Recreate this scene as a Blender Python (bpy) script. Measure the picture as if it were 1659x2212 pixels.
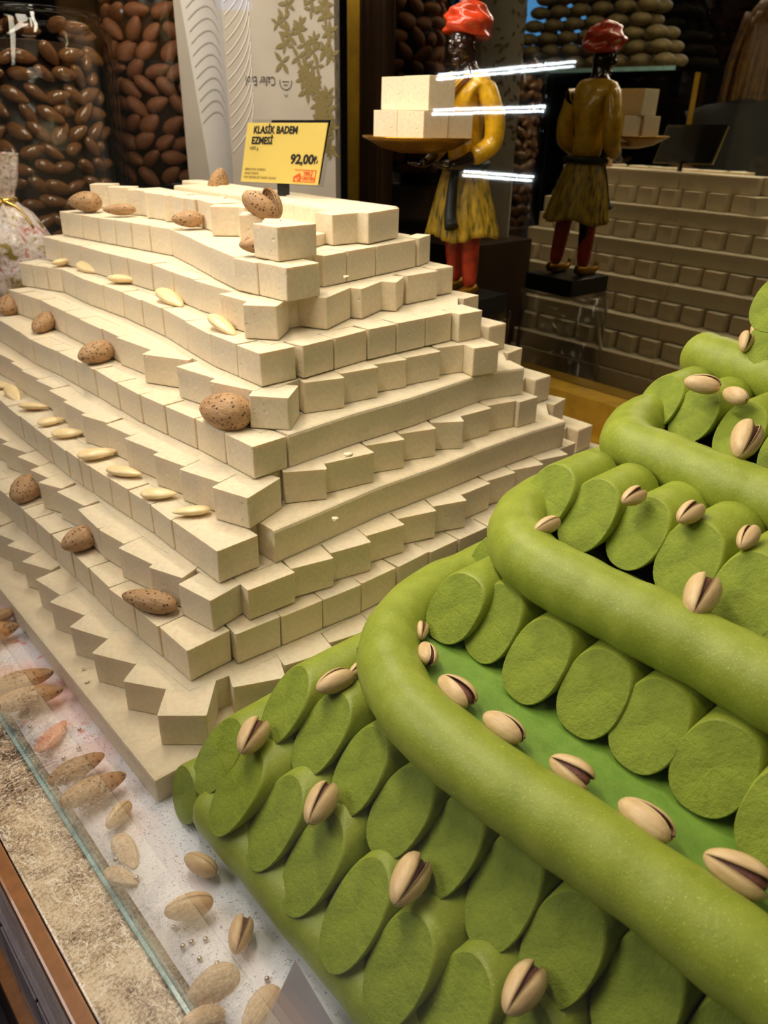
import bpy, bmesh, math, random
from mathutils import Vector, Matrix, noise
R = math.radians
random.seed(7)
for o in list(bpy.data.objects): bpy.data.objects.remove(o)
COL = bpy.context.scene.collection
SC = bpy.context.scene

# ---------------------------------------------------------------- camera
CAM_Z = 0.515
def make_camera():
    cd = bpy.data.cameras.new('camera'); c = bpy.data.objects.new('camera', cd); COL.objects.link(c)
    cd.sensor_fit = 'VERTICAL'; cd.sensor_height = 36; cd.sensor_width = 27; cd.lens = 27.097
    cd.clip_start = 0.01; cd.clip_end = 50
    th = math.atan(861 / 1665); ro = R(1.1); s, k = math.sin(ro), math.cos(ro)
    right = Vector((k, s * math.sin(th), s * math.cos(th)))
    up = Vector((-s, k * math.sin(th), k * math.cos(th)))
    back = Vector((0, -math.cos(th), math.sin(th)))
    m = Matrix((right, up, back)).transposed().to_4x4(); m.translation = Vector((0, 0, CAM_Z))
    c.matrix_world = m
    cd.dof.use_dof = True; cd.dof.focus_distance = 0.62; cd.dof.aperture_fstop = 11
    SC.camera = c
make_camera()

# the counter runs along two directions: NV points from the customer to the mirror, AV along the counter
NV = Vector((0.741, 0.672, 0)); AV = Vector((-0.672, 0.741, 0))
YN = math.degrees(math.atan2(NV.y, NV.x)); YA = math.degrees(math.atan2(AV.y, AV.x))
def NA(n, a, z=0.0): return NV * n + AV * a + Vector((0, 0, z))

# ---------------------------------------------------------------- world, lamps, exposure
w = bpy.data.worlds.new('world'); SC.world = w; w.use_nodes = True
w.node_tree.nodes['Background'].inputs[0].default_value = (1.0, .86, .70, 1)
w.node_tree.nodes['Background'].inputs[1].default_value = 0.04
def area(name, loc, target, sx, sy, power, col):
    l = bpy.data.lights.new(name, 'AREA'); l.shape = 'RECTANGLE'; l.size = sx; l.size_y = sy
    l.energy = power; l.color = col
    o = bpy.data.objects.new(name, l); COL.objects.link(o); o.location = loc
    d = Vector(target) - Vector(loc)
    o.rotation_euler = d.to_track_quat('-Z', 'Y').to_euler()
    return o
area('case_lamp', NA(.26, .74, 1.02), NA(.46, .62, .2), 1.1, .10, 8.2, (1.0, .87, .70))
area('case_lamp_right', NA(.50, -.25, 1.05), NA(.45, .3, .2), .5, .2, 1.2, (1.0, .88, .70))
area('rear_top_fill', NA(.69, .80, 1.25), NA(.76, .80, .2), .9, .05, 5.5, (1.0, .88, .68))  # added fill without a fixture, brightens only the tops of the far tiers
area('street_side_lamp', NA(-.75, 1.25, 1.25), NA(.35, .7, .25), .9, .5, 14.0, (1.0, .93, .90))
area('jar_fill_light', NA(.75, 1.75, 1.25), NA(.8, 1.8, .4), .6, .3, 1.5, (1.0, .80, .62))  # added soft overhead fill so the jars at the back get light
SC.view_settings.view_transform = 'Standard'; SC.view_settings.look = 'None'
SC.view_settings.gamma = 1; SC.view_settings.use_curve_mapping = False
SC.view_settings.exposure = 0.20

# ---------------------------------------------------------------- materials
MATS = {}
def srgb(r, g, b):
    f = lambda c: (c / 255 / 12.92) if c / 255 <= .04045 else ((c / 255 + .055) / 1.055) ** 2.4
    return (f(r), f(g), f(b), 1)
def nodes(name):
    m = bpy.data.materials.new(name); m.use_nodes = True; nt = m.node_tree
    return m, nt, nt.nodes['Principled BSDF']
def nz(nt, scale, detail=3, rough=.6, coord='Object', dist=0.0, vec=None):
    t = nt.nodes.new('ShaderNodeTexNoise'); t.inputs['Scale'].default_value = scale
    t.inputs['Detail'].default_value = detail; t.inputs['Roughness'].default_value = rough
    t.inputs['Distortion'].default_value = dist
    if vec is None:
        c = nt.nodes.new('ShaderNodeTexCoord'); vec = c.outputs[coord]
    nt.links.new(vec, t.inputs['Vector'])
    return t
def ramp(nt, src, stops):
    r = nt.nodes.new('ShaderNodeValToRGB'); e = r.color_ramp.elements
    while len(e) < len(stops): e.new(.5)
    for i, (p, c) in enumerate(stops): e[i].position = p; e[i].color = c
    nt.links.new(src, r.inputs[0]); return r
def bump(nt, src, strength, dist, bsdf, prev=None):
    b = nt.nodes.new('ShaderNodeBump'); b.inputs['Strength'].default_value = strength
    b.inputs['Distance'].default_value = dist; nt.links.new(src, b.inputs['Height'])
    if prev: nt.links.new(prev.outputs[0], b.inputs['Normal'])
    nt.links.new(b.outputs[0], bsdf.inputs['Normal']); return b
def G(v): return (v, v, v, 1)
def simple(name, col, rough=.5, metal=0.0, coat=0.0, nscale=None, nstr=.3, var=.12, spec=.5):
    m, nt, b = nodes(name)
    b.inputs['Base Color'].default_value = col; b.inputs['Roughness'].default_value = rough
    b.inputs['Metallic'].default_value = metal; b.inputs['Coat Weight'].default_value = coat
    b.inputs['Specular IOR Level'].default_value = spec
    if nscale:
        t = nz(nt, nscale)
        c2 = tuple(min(1, x * (1 - var * 2)) for x in col[:3]) + (1,); c3 = tuple(min(1, x * (1 + var)) for x in col[:3]) + (1,)
        r = ramp(nt, t.outputs[0], [(.3, c2), (.7, c3)]); nt.links.new(r.outputs[0], b.inputs['Base Color'])
        bump(nt, t.outputs[0], nstr, .002, b)
    MATS[name] = m; return m

def paste_mat():
    m, nt, b = nodes('almond_paste')
    f = nz(nt, 900, 2); g = nz(nt, 220, 3); p = nz(nt, 130, 1)
    oi = nt.nodes.new('ShaderNodeObjectInfo')
    base = ramp(nt, g.outputs[0], [(.3, srgb(226, 209, 178)), (.7, srgb(238, 224, 197))])
    tint = ramp(nt, oi.outputs['Random'], [(0, (1.0, .985, .95, 1)), (1, (.93, .945, .96, 1))])
    mx = nt.nodes.new('ShaderNodeMix'); mx.data_type = 'RGBA'; mx.blend_type = 'MULTIPLY'; mx.inputs[0].default_value = 1
    nt.links.new(base.outputs[0], mx.inputs[6]); nt.links.new(tint.outputs[0], mx.inputs[7])
    nt.links.new(mx.outputs[2], b.inputs['Base Color'])
    b.inputs['Roughness'].default_value = .72; b.inputs['Specular IOR Level'].default_value = .3
    b.inputs['Subsurface Weight'].default_value = .4
    b.inputs['Subsurface Radius'].default_value = (1.0, .55, .22); b.inputs['Subsurface Scale'].default_value = .0055
    pit = ramp(nt, p.outputs[0], [(.27, G(0)), (.33, G(1))])
    b1 = bump(nt, pit.outputs[0], .5, .0012, b)
    b2 = bump(nt, g.outputs[0], .35, .0014, b, b1)
    bump(nt, f.outputs[0], .45, .0006, b, b2)
    MATS['paste'] = m
paste_mat()

def green_mat(name, c1, c2, speck, sw, bstr, rough, sss=.2):
    m, nt, b = nodes(name)
    g = nz(nt, 60, 4); f = nz(nt, 1100, 2, .7)
    base = ramp(nt, g.outputs[0], [(.3, c1), (.7, c2)])
    sp = ramp(nt, f.outputs[0], [(.62, G(0)), (.72, G(1))])
    mx = nt.nodes.new('ShaderNodeMix'); mx.data_type = 'RGBA'
    ml = nt.nodes.new('ShaderNodeMath'); ml.operation = 'MULTIPLY'; ml.inputs[1].default_value = sw
    nt.links.new(sp.outputs[0], ml.inputs[0]); nt.links.new(ml.outputs[0], mx.inputs[0])
    nt.links.new(base.outputs[0], mx.inputs[6]); mx.inputs[7].default_value = speck
    nt.links.new(mx.outputs[2], b.inputs['Base Color'])
    b.inputs['Roughness'].default_value = rough; b.inputs['Specular IOR Level'].default_value = .35
    b.inputs['Subsurface Weight'].default_value = sss
    b.inputs['Subsurface Radius'].default_value = (.8, 1, .2); b.inputs['Subsurface Scale'].default_value = .003
    h = nz(nt, 330, 4, .65)
    b1 = bump(nt, h.outputs[0], bstr, .0016, b)
    bump(nt, f.outputs[0], bstr * .8, .0006, b, b1)
    MATS[name] = m
green_mat('green_skin', srgb(134, 148, 44), srgb(152, 164, 58), srgb(216, 216, 126), .8, .18, .42)
green_mat('green_cut', srgb(114, 130, 26), srgb(138, 154, 40), srgb(190, 202, 96), .45, .75, .62)
green_mat('green_board', srgb(96, 134, 42), srgb(120, 152, 56), srgb(160, 200, 110), .3, .25, .38, 0)

def shell_mat(name, c1, c2, pit, wr, rough=.55):
    m, nt, b = nodes(name)
    tc = nt.nodes.new('ShaderNodeTexCoord')
    mp = nt.nodes.new('ShaderNodeMapping'); mp.inputs['Scale'].default_value = (.22, 1, 1)
    nt.links.new(tc.outputs['Object'], mp.inputs[0])
    g = nz(nt, 260, 4, .7, vec=mp.outputs[0]); l = nz(nt, 45, 3)
    base = ramp(nt, g.outputs[0], [(.25, c1), (.75, c2)])
    v = nt.nodes.new('ShaderNodeTexVoronoi'); v.inputs['Scale'].default_value = 240; nt.links.new(tc.outputs['Object'], v.inputs['Vector'])
    pr = ramp(nt, v.outputs['Distance'], [(.20, G(0)), (.30, G(1))])
    msk = ramp(nt, l.outputs[0], [(.36, G(1)), (.44, G(0))])
    mxx = nt.nodes.new('ShaderNodeMath'); mxx.operation = 'MAXIMUM'
    nt.links.new(pr.outputs[0], mxx.inputs[0]); nt.links.new(msk.outputs[0], mxx.inputs[1])
    mx = nt.nodes.new('ShaderNodeMix'); mx.data_type = 'RGBA'
    if pit:
        nt.links.new(mxx.outputs[0], mx.inputs[0])
    else: mx.inputs[0].default_value = 1
    mx.inputs[6].default_value = tuple(x * .25 for x in c1[:3]) + (1,); nt.links.new(base.outputs[0], mx.inputs[7])
    nt.links.new(mx.outputs[2], b.inputs['Base Color']); b.inputs['Roughness'].default_value = rough
    b1 = bump(nt, g.outputs[0], wr, .0014, b)
    if pit: bump(nt, mxx.outputs[0], .7, .0012, b, b1)
    MATS[name] = m
shell_mat('almond_shell', srgb(152, 114, 74), srgb(200, 160, 114), True, .7)
shell_mat('pistachio_shell', srgb(196, 160, 110), srgb(228, 200, 152), False, .28, .42)
shell_mat('blanched', srgb(236, 206, 150), srgb(248, 226, 178), False, .15, .28)
shell_mat('blanched_pink', srgb(226, 120, 90), srgb(240, 190, 160), False, .25, .4)
shell_mat('sugared', srgb(186, 150, 104), srgb(228, 208, 180), False, .9, .7)
simple('kernel', srgb(120, 74, 60), .55, nscale=300, nstr=.5)
simple('choco', srgb(128, 84, 50), .22, coat=.5, nscale=60, nstr=.2)
simple('cinnamon', srgb(150, 92, 60), .6, nscale=150, nstr=.5)
simple('silver', srgb(190, 182, 178), .22, metal=1)
simple('gold', srgb(190, 148, 44), .38, metal=.35, nscale=30, nstr=.1)
simple('gold_leaf', srgb(170, 122, 30), .3, metal=.8, nscale=120, nstr=.5)
simple('dark_wood', srgb(58, 38, 24), .4, nscale=12)
simple('trim_wood', srgb(134, 84, 34), .35, coat=.3, nscale=70, nstr=.1, var=.12)
simple('room_dark', srgb(44, 36, 30), .8, nscale=3)
simple('black', srgb(16, 16, 18), .35)
simple('frame_dark', srgb(48, 32, 20), .3, nscale=15)
simple('yellow_card', srgb(214, 190, 98), .5, nscale=20, nstr=.02, var=.02)
simple('ink', srgb(24, 20, 20), .6)
simple('red_ink', srgb(226, 84, 34), .6)
simple('grey_paper', srgb(200, 194, 202), .6, nscale=40, nstr=.02, var=.03)
simple('bag_plastic', srgb(166, 157, 144), .45, nscale=9, nstr=.5, var=.06)
simple('bag_white', srgb(204, 199, 192), .5)
simple('leaf_print', srgb(112, 98, 52), .5)
simple('riser', srgb(22, 30, 12), .8)
simple('gap_shade', srgb(20, 26, 10), .9)  # near black, puts the deep shade between the logs into the colour
simple('cookie', srgb(120, 104, 66), .7, nscale=120, nstr=.6)
simple('cord_gold', srgb(214, 180, 96), .3, metal=.9)
simple('magenta', srgb(120, 40, 60), .6, nscale=30)
simple('floor_tile', srgb(92, 84, 88), .5, nscale=6, nstr=.1)
# figure paint
simple('dress_yellow', srgb(214, 164, 22), .3, coat=.4, nscale=70, nstr=.5, var=.18)
simple('legs_red', srgb(176, 52, 20), .35, coat=.3, nscale=60, nstr=.4, var=.25)
simple('turban_red', srgb(206, 62, 24), .3, coat=.5, nscale=60, nstr=.4, var=.15)
simple('figure_skin', srgb(44, 26, 20), .22, coat=.5)
simple('sash', srgb(28, 30, 22), .5, nscale=60)
def skirt_mat():
    m, nt, b = nodes('skirt'); tc = nt.nodes.new('ShaderNodeTexCoord')
    mp = nt.nodes.new('ShaderNodeMapping'); mp.inputs['Scale'].default_value = (1, 1, .12); nt.links.new(tc.outputs['Object'], mp.inputs[0])
    t = nz(nt, 160, 3, .6, vec=mp.outputs[0])
    r = ramp(nt, t.outputs[0], [(.35, srgb(84, 76, 26)), (.5, srgb(168, 136, 30)), (.7, srgb(206, 164, 40))])
    nt.links.new(r.outputs[0], b.inputs['Base Color']); b.inputs['Roughness'].default_value = .35
    bump(nt, t.outputs[0], .6, .002, b); MATS['skirt'] = m
skirt_mat()
def marble_mat(name, c1, c2, c3, s, streak):
    m, nt, b = nodes(name)
    a = nz(nt, 14 * s, 6, .7, dist=.5); f = nz(nt, 420 * s, 4, .8)
    mixn = nt.nodes.new('ShaderNodeMath'); mixn.operation = 'ADD'
    h = nt.nodes.new('ShaderNodeMath'); h.operation = 'MULTIPLY'; h.inputs[1].default_value = .75
    nt.links.new(f.outputs[0], h.inputs[0]); nt.links.new(a.outputs[0], mixn.inputs[0]); nt.links.new(h.outputs[0], mixn.inputs[1])
    r = ramp(nt, mixn.outputs[0], [(.76, c1), (.87, c2), (.99, c3)])
    wv = nz(nt, 26 * s, 5, .6, dist=2.5)
    ln = ramp(nt, wv.outputs[0], [(.485, G(0)), (.5, G(streak)), (.515, G(0))])
    mx = nt.nodes.new('ShaderNodeMix'); mx.data_type = 'RGBA'
    nt.links.new(ln.outputs[0], mx.inputs[0]); nt.links.new(r.outputs[0], mx.inputs[6]); mx.inputs[7].default_value = srgb(236, 226, 206)
    nt.links.new(mx.outputs[2], b.inputs['Base Color']); b.inputs['Roughness'].default_value = .25
    MATS[name] = m
marble_mat('marble', srgb(78, 60, 48), srgb(158, 136, 108), srgb(204, 184, 152), 1, .8)
marble_mat('marble_pink', srgb(168, 146, 142), srgb(192, 170, 164), srgb(212, 194, 188), 1, .8)
def tile_mat():
    m, nt, b = nodes('stone_panel'); a = nz(nt, 40, 4); c = ramp(nt, a.outputs[0], [(.3, srgb(104, 96, 100)), (.7, srgb(132, 122, 124))])
    nt.links.new(c.outputs[0], b.inputs['Base Color']); b.inputs['Roughness'].default_value = .4; MATS['stone_panel'] = m
tile_mat()
def sugar_mat():
    m, nt, b = nodes('sugar')
    tc = nt.nodes.new('ShaderNodeTexCoord')
    a = nz(nt, 11, 2); f = nz(nt, 1300, 2, .8)
    # pink coloured sugar patches with their own outline, away from the pistachio end
    sp = nt.nodes.new('ShaderNodeSeparateXYZ'); nt.links.new(tc.outputs['Object'], sp.inputs[0])
    far = ramp(nt, sp.outputs['Y'], [(.40, G(0)), (.52, G(1))])
    pk = ramp(nt, a.outputs[0], [(.40, G(0)), (.6, G(1))])
    ml = nt.nodes.new('ShaderNodeMath'); ml.operation = 'MULTIPLY'
    nt.links.new(far.outputs[0], ml.inputs[0]); nt.links.new(pk.outputs[0], ml.inputs[1])
    base = ramp(nt, f.outputs[0], [(.3, srgb(228, 230, 240)), (.7, srgb(246, 248, 255))])
    mx = nt.nodes.new('ShaderNodeMix'); mx.data_type = 'RGBA'; nt.links.new(ml.outputs[0], mx.inputs[0])
    nt.links.new(base.outputs[0], mx.inputs[6]); mx.inputs[7].default_value = srgb(236, 198, 196)
    sm = nz(nt, 34, 2)
    red = ramp(nt, sm.outputs[0], [(.60, G(0)), (.66, G(.8))])
    m3 = nt.nodes.new('ShaderNodeMath'); m3.operation = 'MULTIPLY'; nt.links.new(red.outputs[0], m3.inputs[0]); nt.links.new(far.outputs[0], m3.inputs[1])
    mx2 = nt.nodes.new('ShaderNodeMix'); mx2.data_type = 'RGBA'; nt.links.new(m3.outputs[0], mx2.inputs[0])
    nt.links.new(mx.outputs[2], mx2.inputs[6]); mx2.inputs[7].default_value = srgb(232, 120, 100)
    nt.links.new(mx2.outputs[2], b.inputs['Base Color']); b.inputs['Roughness'].default_value = .45
    bump(nt, f.outputs[0], .5, .0008, b); MATS['sugar'] = m
sugar_mat()
def glass_mat(name, tint, ior, strength=1.0):
    m = bpy.data.materials.new(name); m.use_nodes = True; nt = m.node_tree; nt.nodes.clear()
    o = nt.nodes.new('ShaderNodeOutputMaterial'); t = nt.nodes.new('ShaderNodeBsdfTransparent'); g = nt.nodes.new('ShaderNodeBsdfGlossy')
    t.inputs[0].default_value = tint; g.inputs['Roughness'].default_value = .02
    # Schlick reflectance, the same from both sides of the surface
    ge = nt.nodes.new('ShaderNodeNewGeometry'); dt = nt.nodes.new('ShaderNodeVectorMath'); dt.operation = 'DOT_PRODUCT'
    nt.links.new(ge.outputs['Normal'], dt.inputs[0]); nt.links.new(ge.outputs['Incoming'], dt.inputs[1])
    def mth(op, x, y=None):
        n = nt.nodes.new('ShaderNodeMath'); n.operation = op
        for q, val in enumerate((x, y)):
            if val is None: continue
            if isinstance(val, (int, float)): n.inputs[q].default_value = val
            else: nt.links.new(val, n.inputs[q])
        return n.outputs[0]
    f0 = ((ior - 1) / (ior + 1)) ** 2
    fr = mth('ADD', mth('MULTIPLY', mth('POWER', mth('SUBTRACT', 1.0, mth('ABSOLUTE', dt.outputs['Value'])), 5.0), 1 - f0), f0)
    mx = nt.nodes.new('ShaderNodeMixShader'); nt.links.new(fr, mx.inputs[0])
    nt.links.new(t.outputs[0], mx.inputs[1]); nt.links.new(g.outputs[0], mx.inputs[2]); nt.links.new(mx.outputs[0], o.inputs[0])
    MATS[name] = m
glass_mat('pane_glass', (.985, .99, .985, 1), 1.45)
glass_mat('jar_glass', (.94, .95, .93, 1), 1.45)
glass_mat('acrylic', (.93, .93, .93, 1), 1.49)
glass_mat('cellophane', (.96, .95, .9, 1), 1.6)
simple('glass_edge', srgb(150, 196, 196), .12, nscale=60, nstr=.1)
def mirror_mat():
    m, nt, b = nodes('mirror_glass')
    b.inputs['Base Color'].default_value = (.34, .33, .28, 1); b.inputs['Metallic'].default_value = 1; b.inputs['Roughness'].default_value = .015
    MATS['mirror'] = m
mirror_mat()
def emit(name, col, s):
    m = bpy.data.materials.new(name); m.use_nodes = True; nt = m.node_tree; nt.nodes.clear()
    o = nt.nodes.new('ShaderNodeOutputMaterial'); e = nt.nodes.new('ShaderNodeEmission'); e.inputs[0].default_value = col; e.inputs[1].default_value = s
    nt.links.new(e.outputs[0], o.inputs[0]); MATS[name] = m
emit('led', (.85, .95, 1, 1), 170); emit('blue_window', (.12, .42, 1, 1), 1.6)
def foil_mat():
    m, nt, b = nodes('candy_wrap'); a = nz(nt, 34, 3, .6, dist=1.0); c = nz(nt, 60, 2)
    r = ramp(nt, a.outputs[0], [(.36, srgb(150, 130, 60)), (.43, srgb(206, 190, 176)), (.56, srgb(226, 216, 212)), (.64, srgb(196, 110, 100)), (.7, srgb(214, 200, 190))])
    nt.links.new(r.outputs[0], b.inputs['Base Color']); b.inputs['Roughness'].default_value = .25; bump(nt, c.outputs[0], .7, .006, b); MATS['candy_wrap'] = m
foil_mat()
for i, c in enumerate([(60, 140, 130), (150, 80, 90), (150, 130, 100), (90, 60, 110)]): simple('candy%d' % i, srgb(*c), .3, coat=.4)

# ---------------------------------------------------------------- helpers
def tag(o, label=None, cat=None, group=None, kind=None):
    if label: o['label'] = label
    if cat: o['category'] = cat
    if group: o['group'] = group
    if kind: o['kind'] = kind
    return o
def link(name, me, mat, parent=None, loc=None, rotz=0):
    o = bpy.data.objects.new(name, me); COL.objects.link(o)
    if mat and not me.materials: me.materials.append(MATS[mat])
    if parent: o.parent = parent
    if loc is not None: o.location = loc
    if rotz: o.rotation_euler = (0, 0, R(rotz))
    return o
def empty(name, loc, rotz=0):
    o = bpy.data.objects.new(name, None); COL.objects.link(o); o.location = loc; o.rotation_euler = (0, 0, R(rotz)); o.empty_display_size = .02
    return o
def tomesh(bm, name, smooth=False):
    me = bpy.data.meshes.new(name); bm.to_mesh(me); bm.free()
    if smooth: me.polygons.foreach_set('use_smooth', [True] * len(me.polygons))
    return me
def pyd(name, v, f, smooth=False):
    me = bpy.data.meshes.new(name); me.from_pydata([tuple(p) for p in v], [], f); me.update()
    if smooth: me.polygons.foreach_set('use_smooth', [True] * len(me.polygons))
    return me
def box_me(name, x0, x1, y0, y1, z0, z1, bev=0.0, seg=2):
    bm = bmesh.new(); bmesh.ops.create_cube(bm, size=1)
    for v in bm.verts: v.co = Vector((x0 + (v.co.x + .5) * (x1 - x0), y0 + (v.co.y + .5) * (y1 - y0), z0 + (v.co.z + .5) * (z1 - z0)))
    if bev: bmesh.ops.bevel(bm, geom=bm.edges[:], offset=bev, segments=seg, profile=.6, affect='EDGES')
    return tomesh(bm, name)
def nabox(name, n0, n1, a0, a1, z0, z1, mat, bev=0.0, parent=None):
    # local x runs along NV, local y along AV; origin at the base centre
    c = NA((n0 + n1) / 2, (a0 + a1) / 2, z0); hx, hy = (n1 - n0) / 2, (a1 - a0) / 2
    me = box_me(name, -hx, hx, -hy, hy, 0, z1 - z0, bev)
    o = link(name, me, mat, None, c, YN)
    if parent: o.parent = parent; o.matrix_parent_inverse = parent.matrix_basis.inverted() if False else Matrix()
    return o
def lathe(name, prof, seg=32, smooth=True):
    v = []; f = []
    for r, z in prof:
        for i in range(seg): a = 2 * math.pi * i / seg; v.append((r * math.cos(a), r * math.sin(a), z))
    for j in range(len(prof) - 1):
        for i in range(seg):
            k = (i + 1) % seg; f.append((j * seg + i, j * seg + k, (j + 1) * seg + k, (j + 1) * seg + i))
    if prof[0][0] > 1e-4: f.append(tuple(reversed(range(seg))))
    if prof[-1][0] > 1e-4: f.append(tuple(range((len(prof) - 1) * seg, len(prof) * seg)))
    return pyd(name, v, f, smooth)
def tube(name, pts, rad, seg=14, closed_ends=True, smooth=True, sub=1):
    P = [Vector(p) for p in pts]
    if sub > 1:
        Q = []; n = len(P)
        for i in range(n - 1):
            p0 = P[max(i - 1, 0)]; p1 = P[i]; p2 = P[i + 1]; p3 = P[min(i + 2, n - 1)]
            for s in range(sub):
                t = s / sub
                Q.append(.5 * ((2 * p1) + (p2 - p0) * t + (2 * p0 - 5 * p1 + 4 * p2 - p3) * t * t + (3 * p1 - p0 - 3 * p2 + p3) * t ** 3))
        Q.append(P[-1]); P = Q
    rr = rad if callable(rad) else (lambda t: rad)
    v = []; f = []; n = len(P); up = Vector((0, 0, 1))
    for i, p in enumerate(P):
        d = (P[min(i + 1, n - 1)] - P[max(i - 1, 0)]).normalized()
        if abs(d.z) > .95: up = Vector((1, 0, 0))
        s = d.cross(up).normalized(); u = s.cross(d).normalized(); r = rr(i / (n - 1))
        for k in range(seg):
            a = 2 * math.pi * k / seg; v.append(p + (s * math.cos(a) + u * math.sin(a)) * r)
    for i in range(n - 1):
        for k in range(seg): q = (k + 1) % seg; f.append((i * seg + k, i * seg + q, (i + 1) * seg + q, (i + 1) * seg + k))
    if closed_ends: f.append(tuple(reversed(range(seg)))); f.append(tuple(range((n - 1) * seg, n * seg)))
    return pyd(name, v, f, smooth)
ORD = ['first', 'second', 'third', 'fourth', 'fifth', 'sixth', 'seventh', 'eighth', 'ninth', 'tenth', 'eleventh', 'twelfth', 'thirteenth', 'fourteenth', 'fifteenth', 'sixteenth', 'seventeenth', 'eighteenth', 'nineteenth', 'twentieth']
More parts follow.
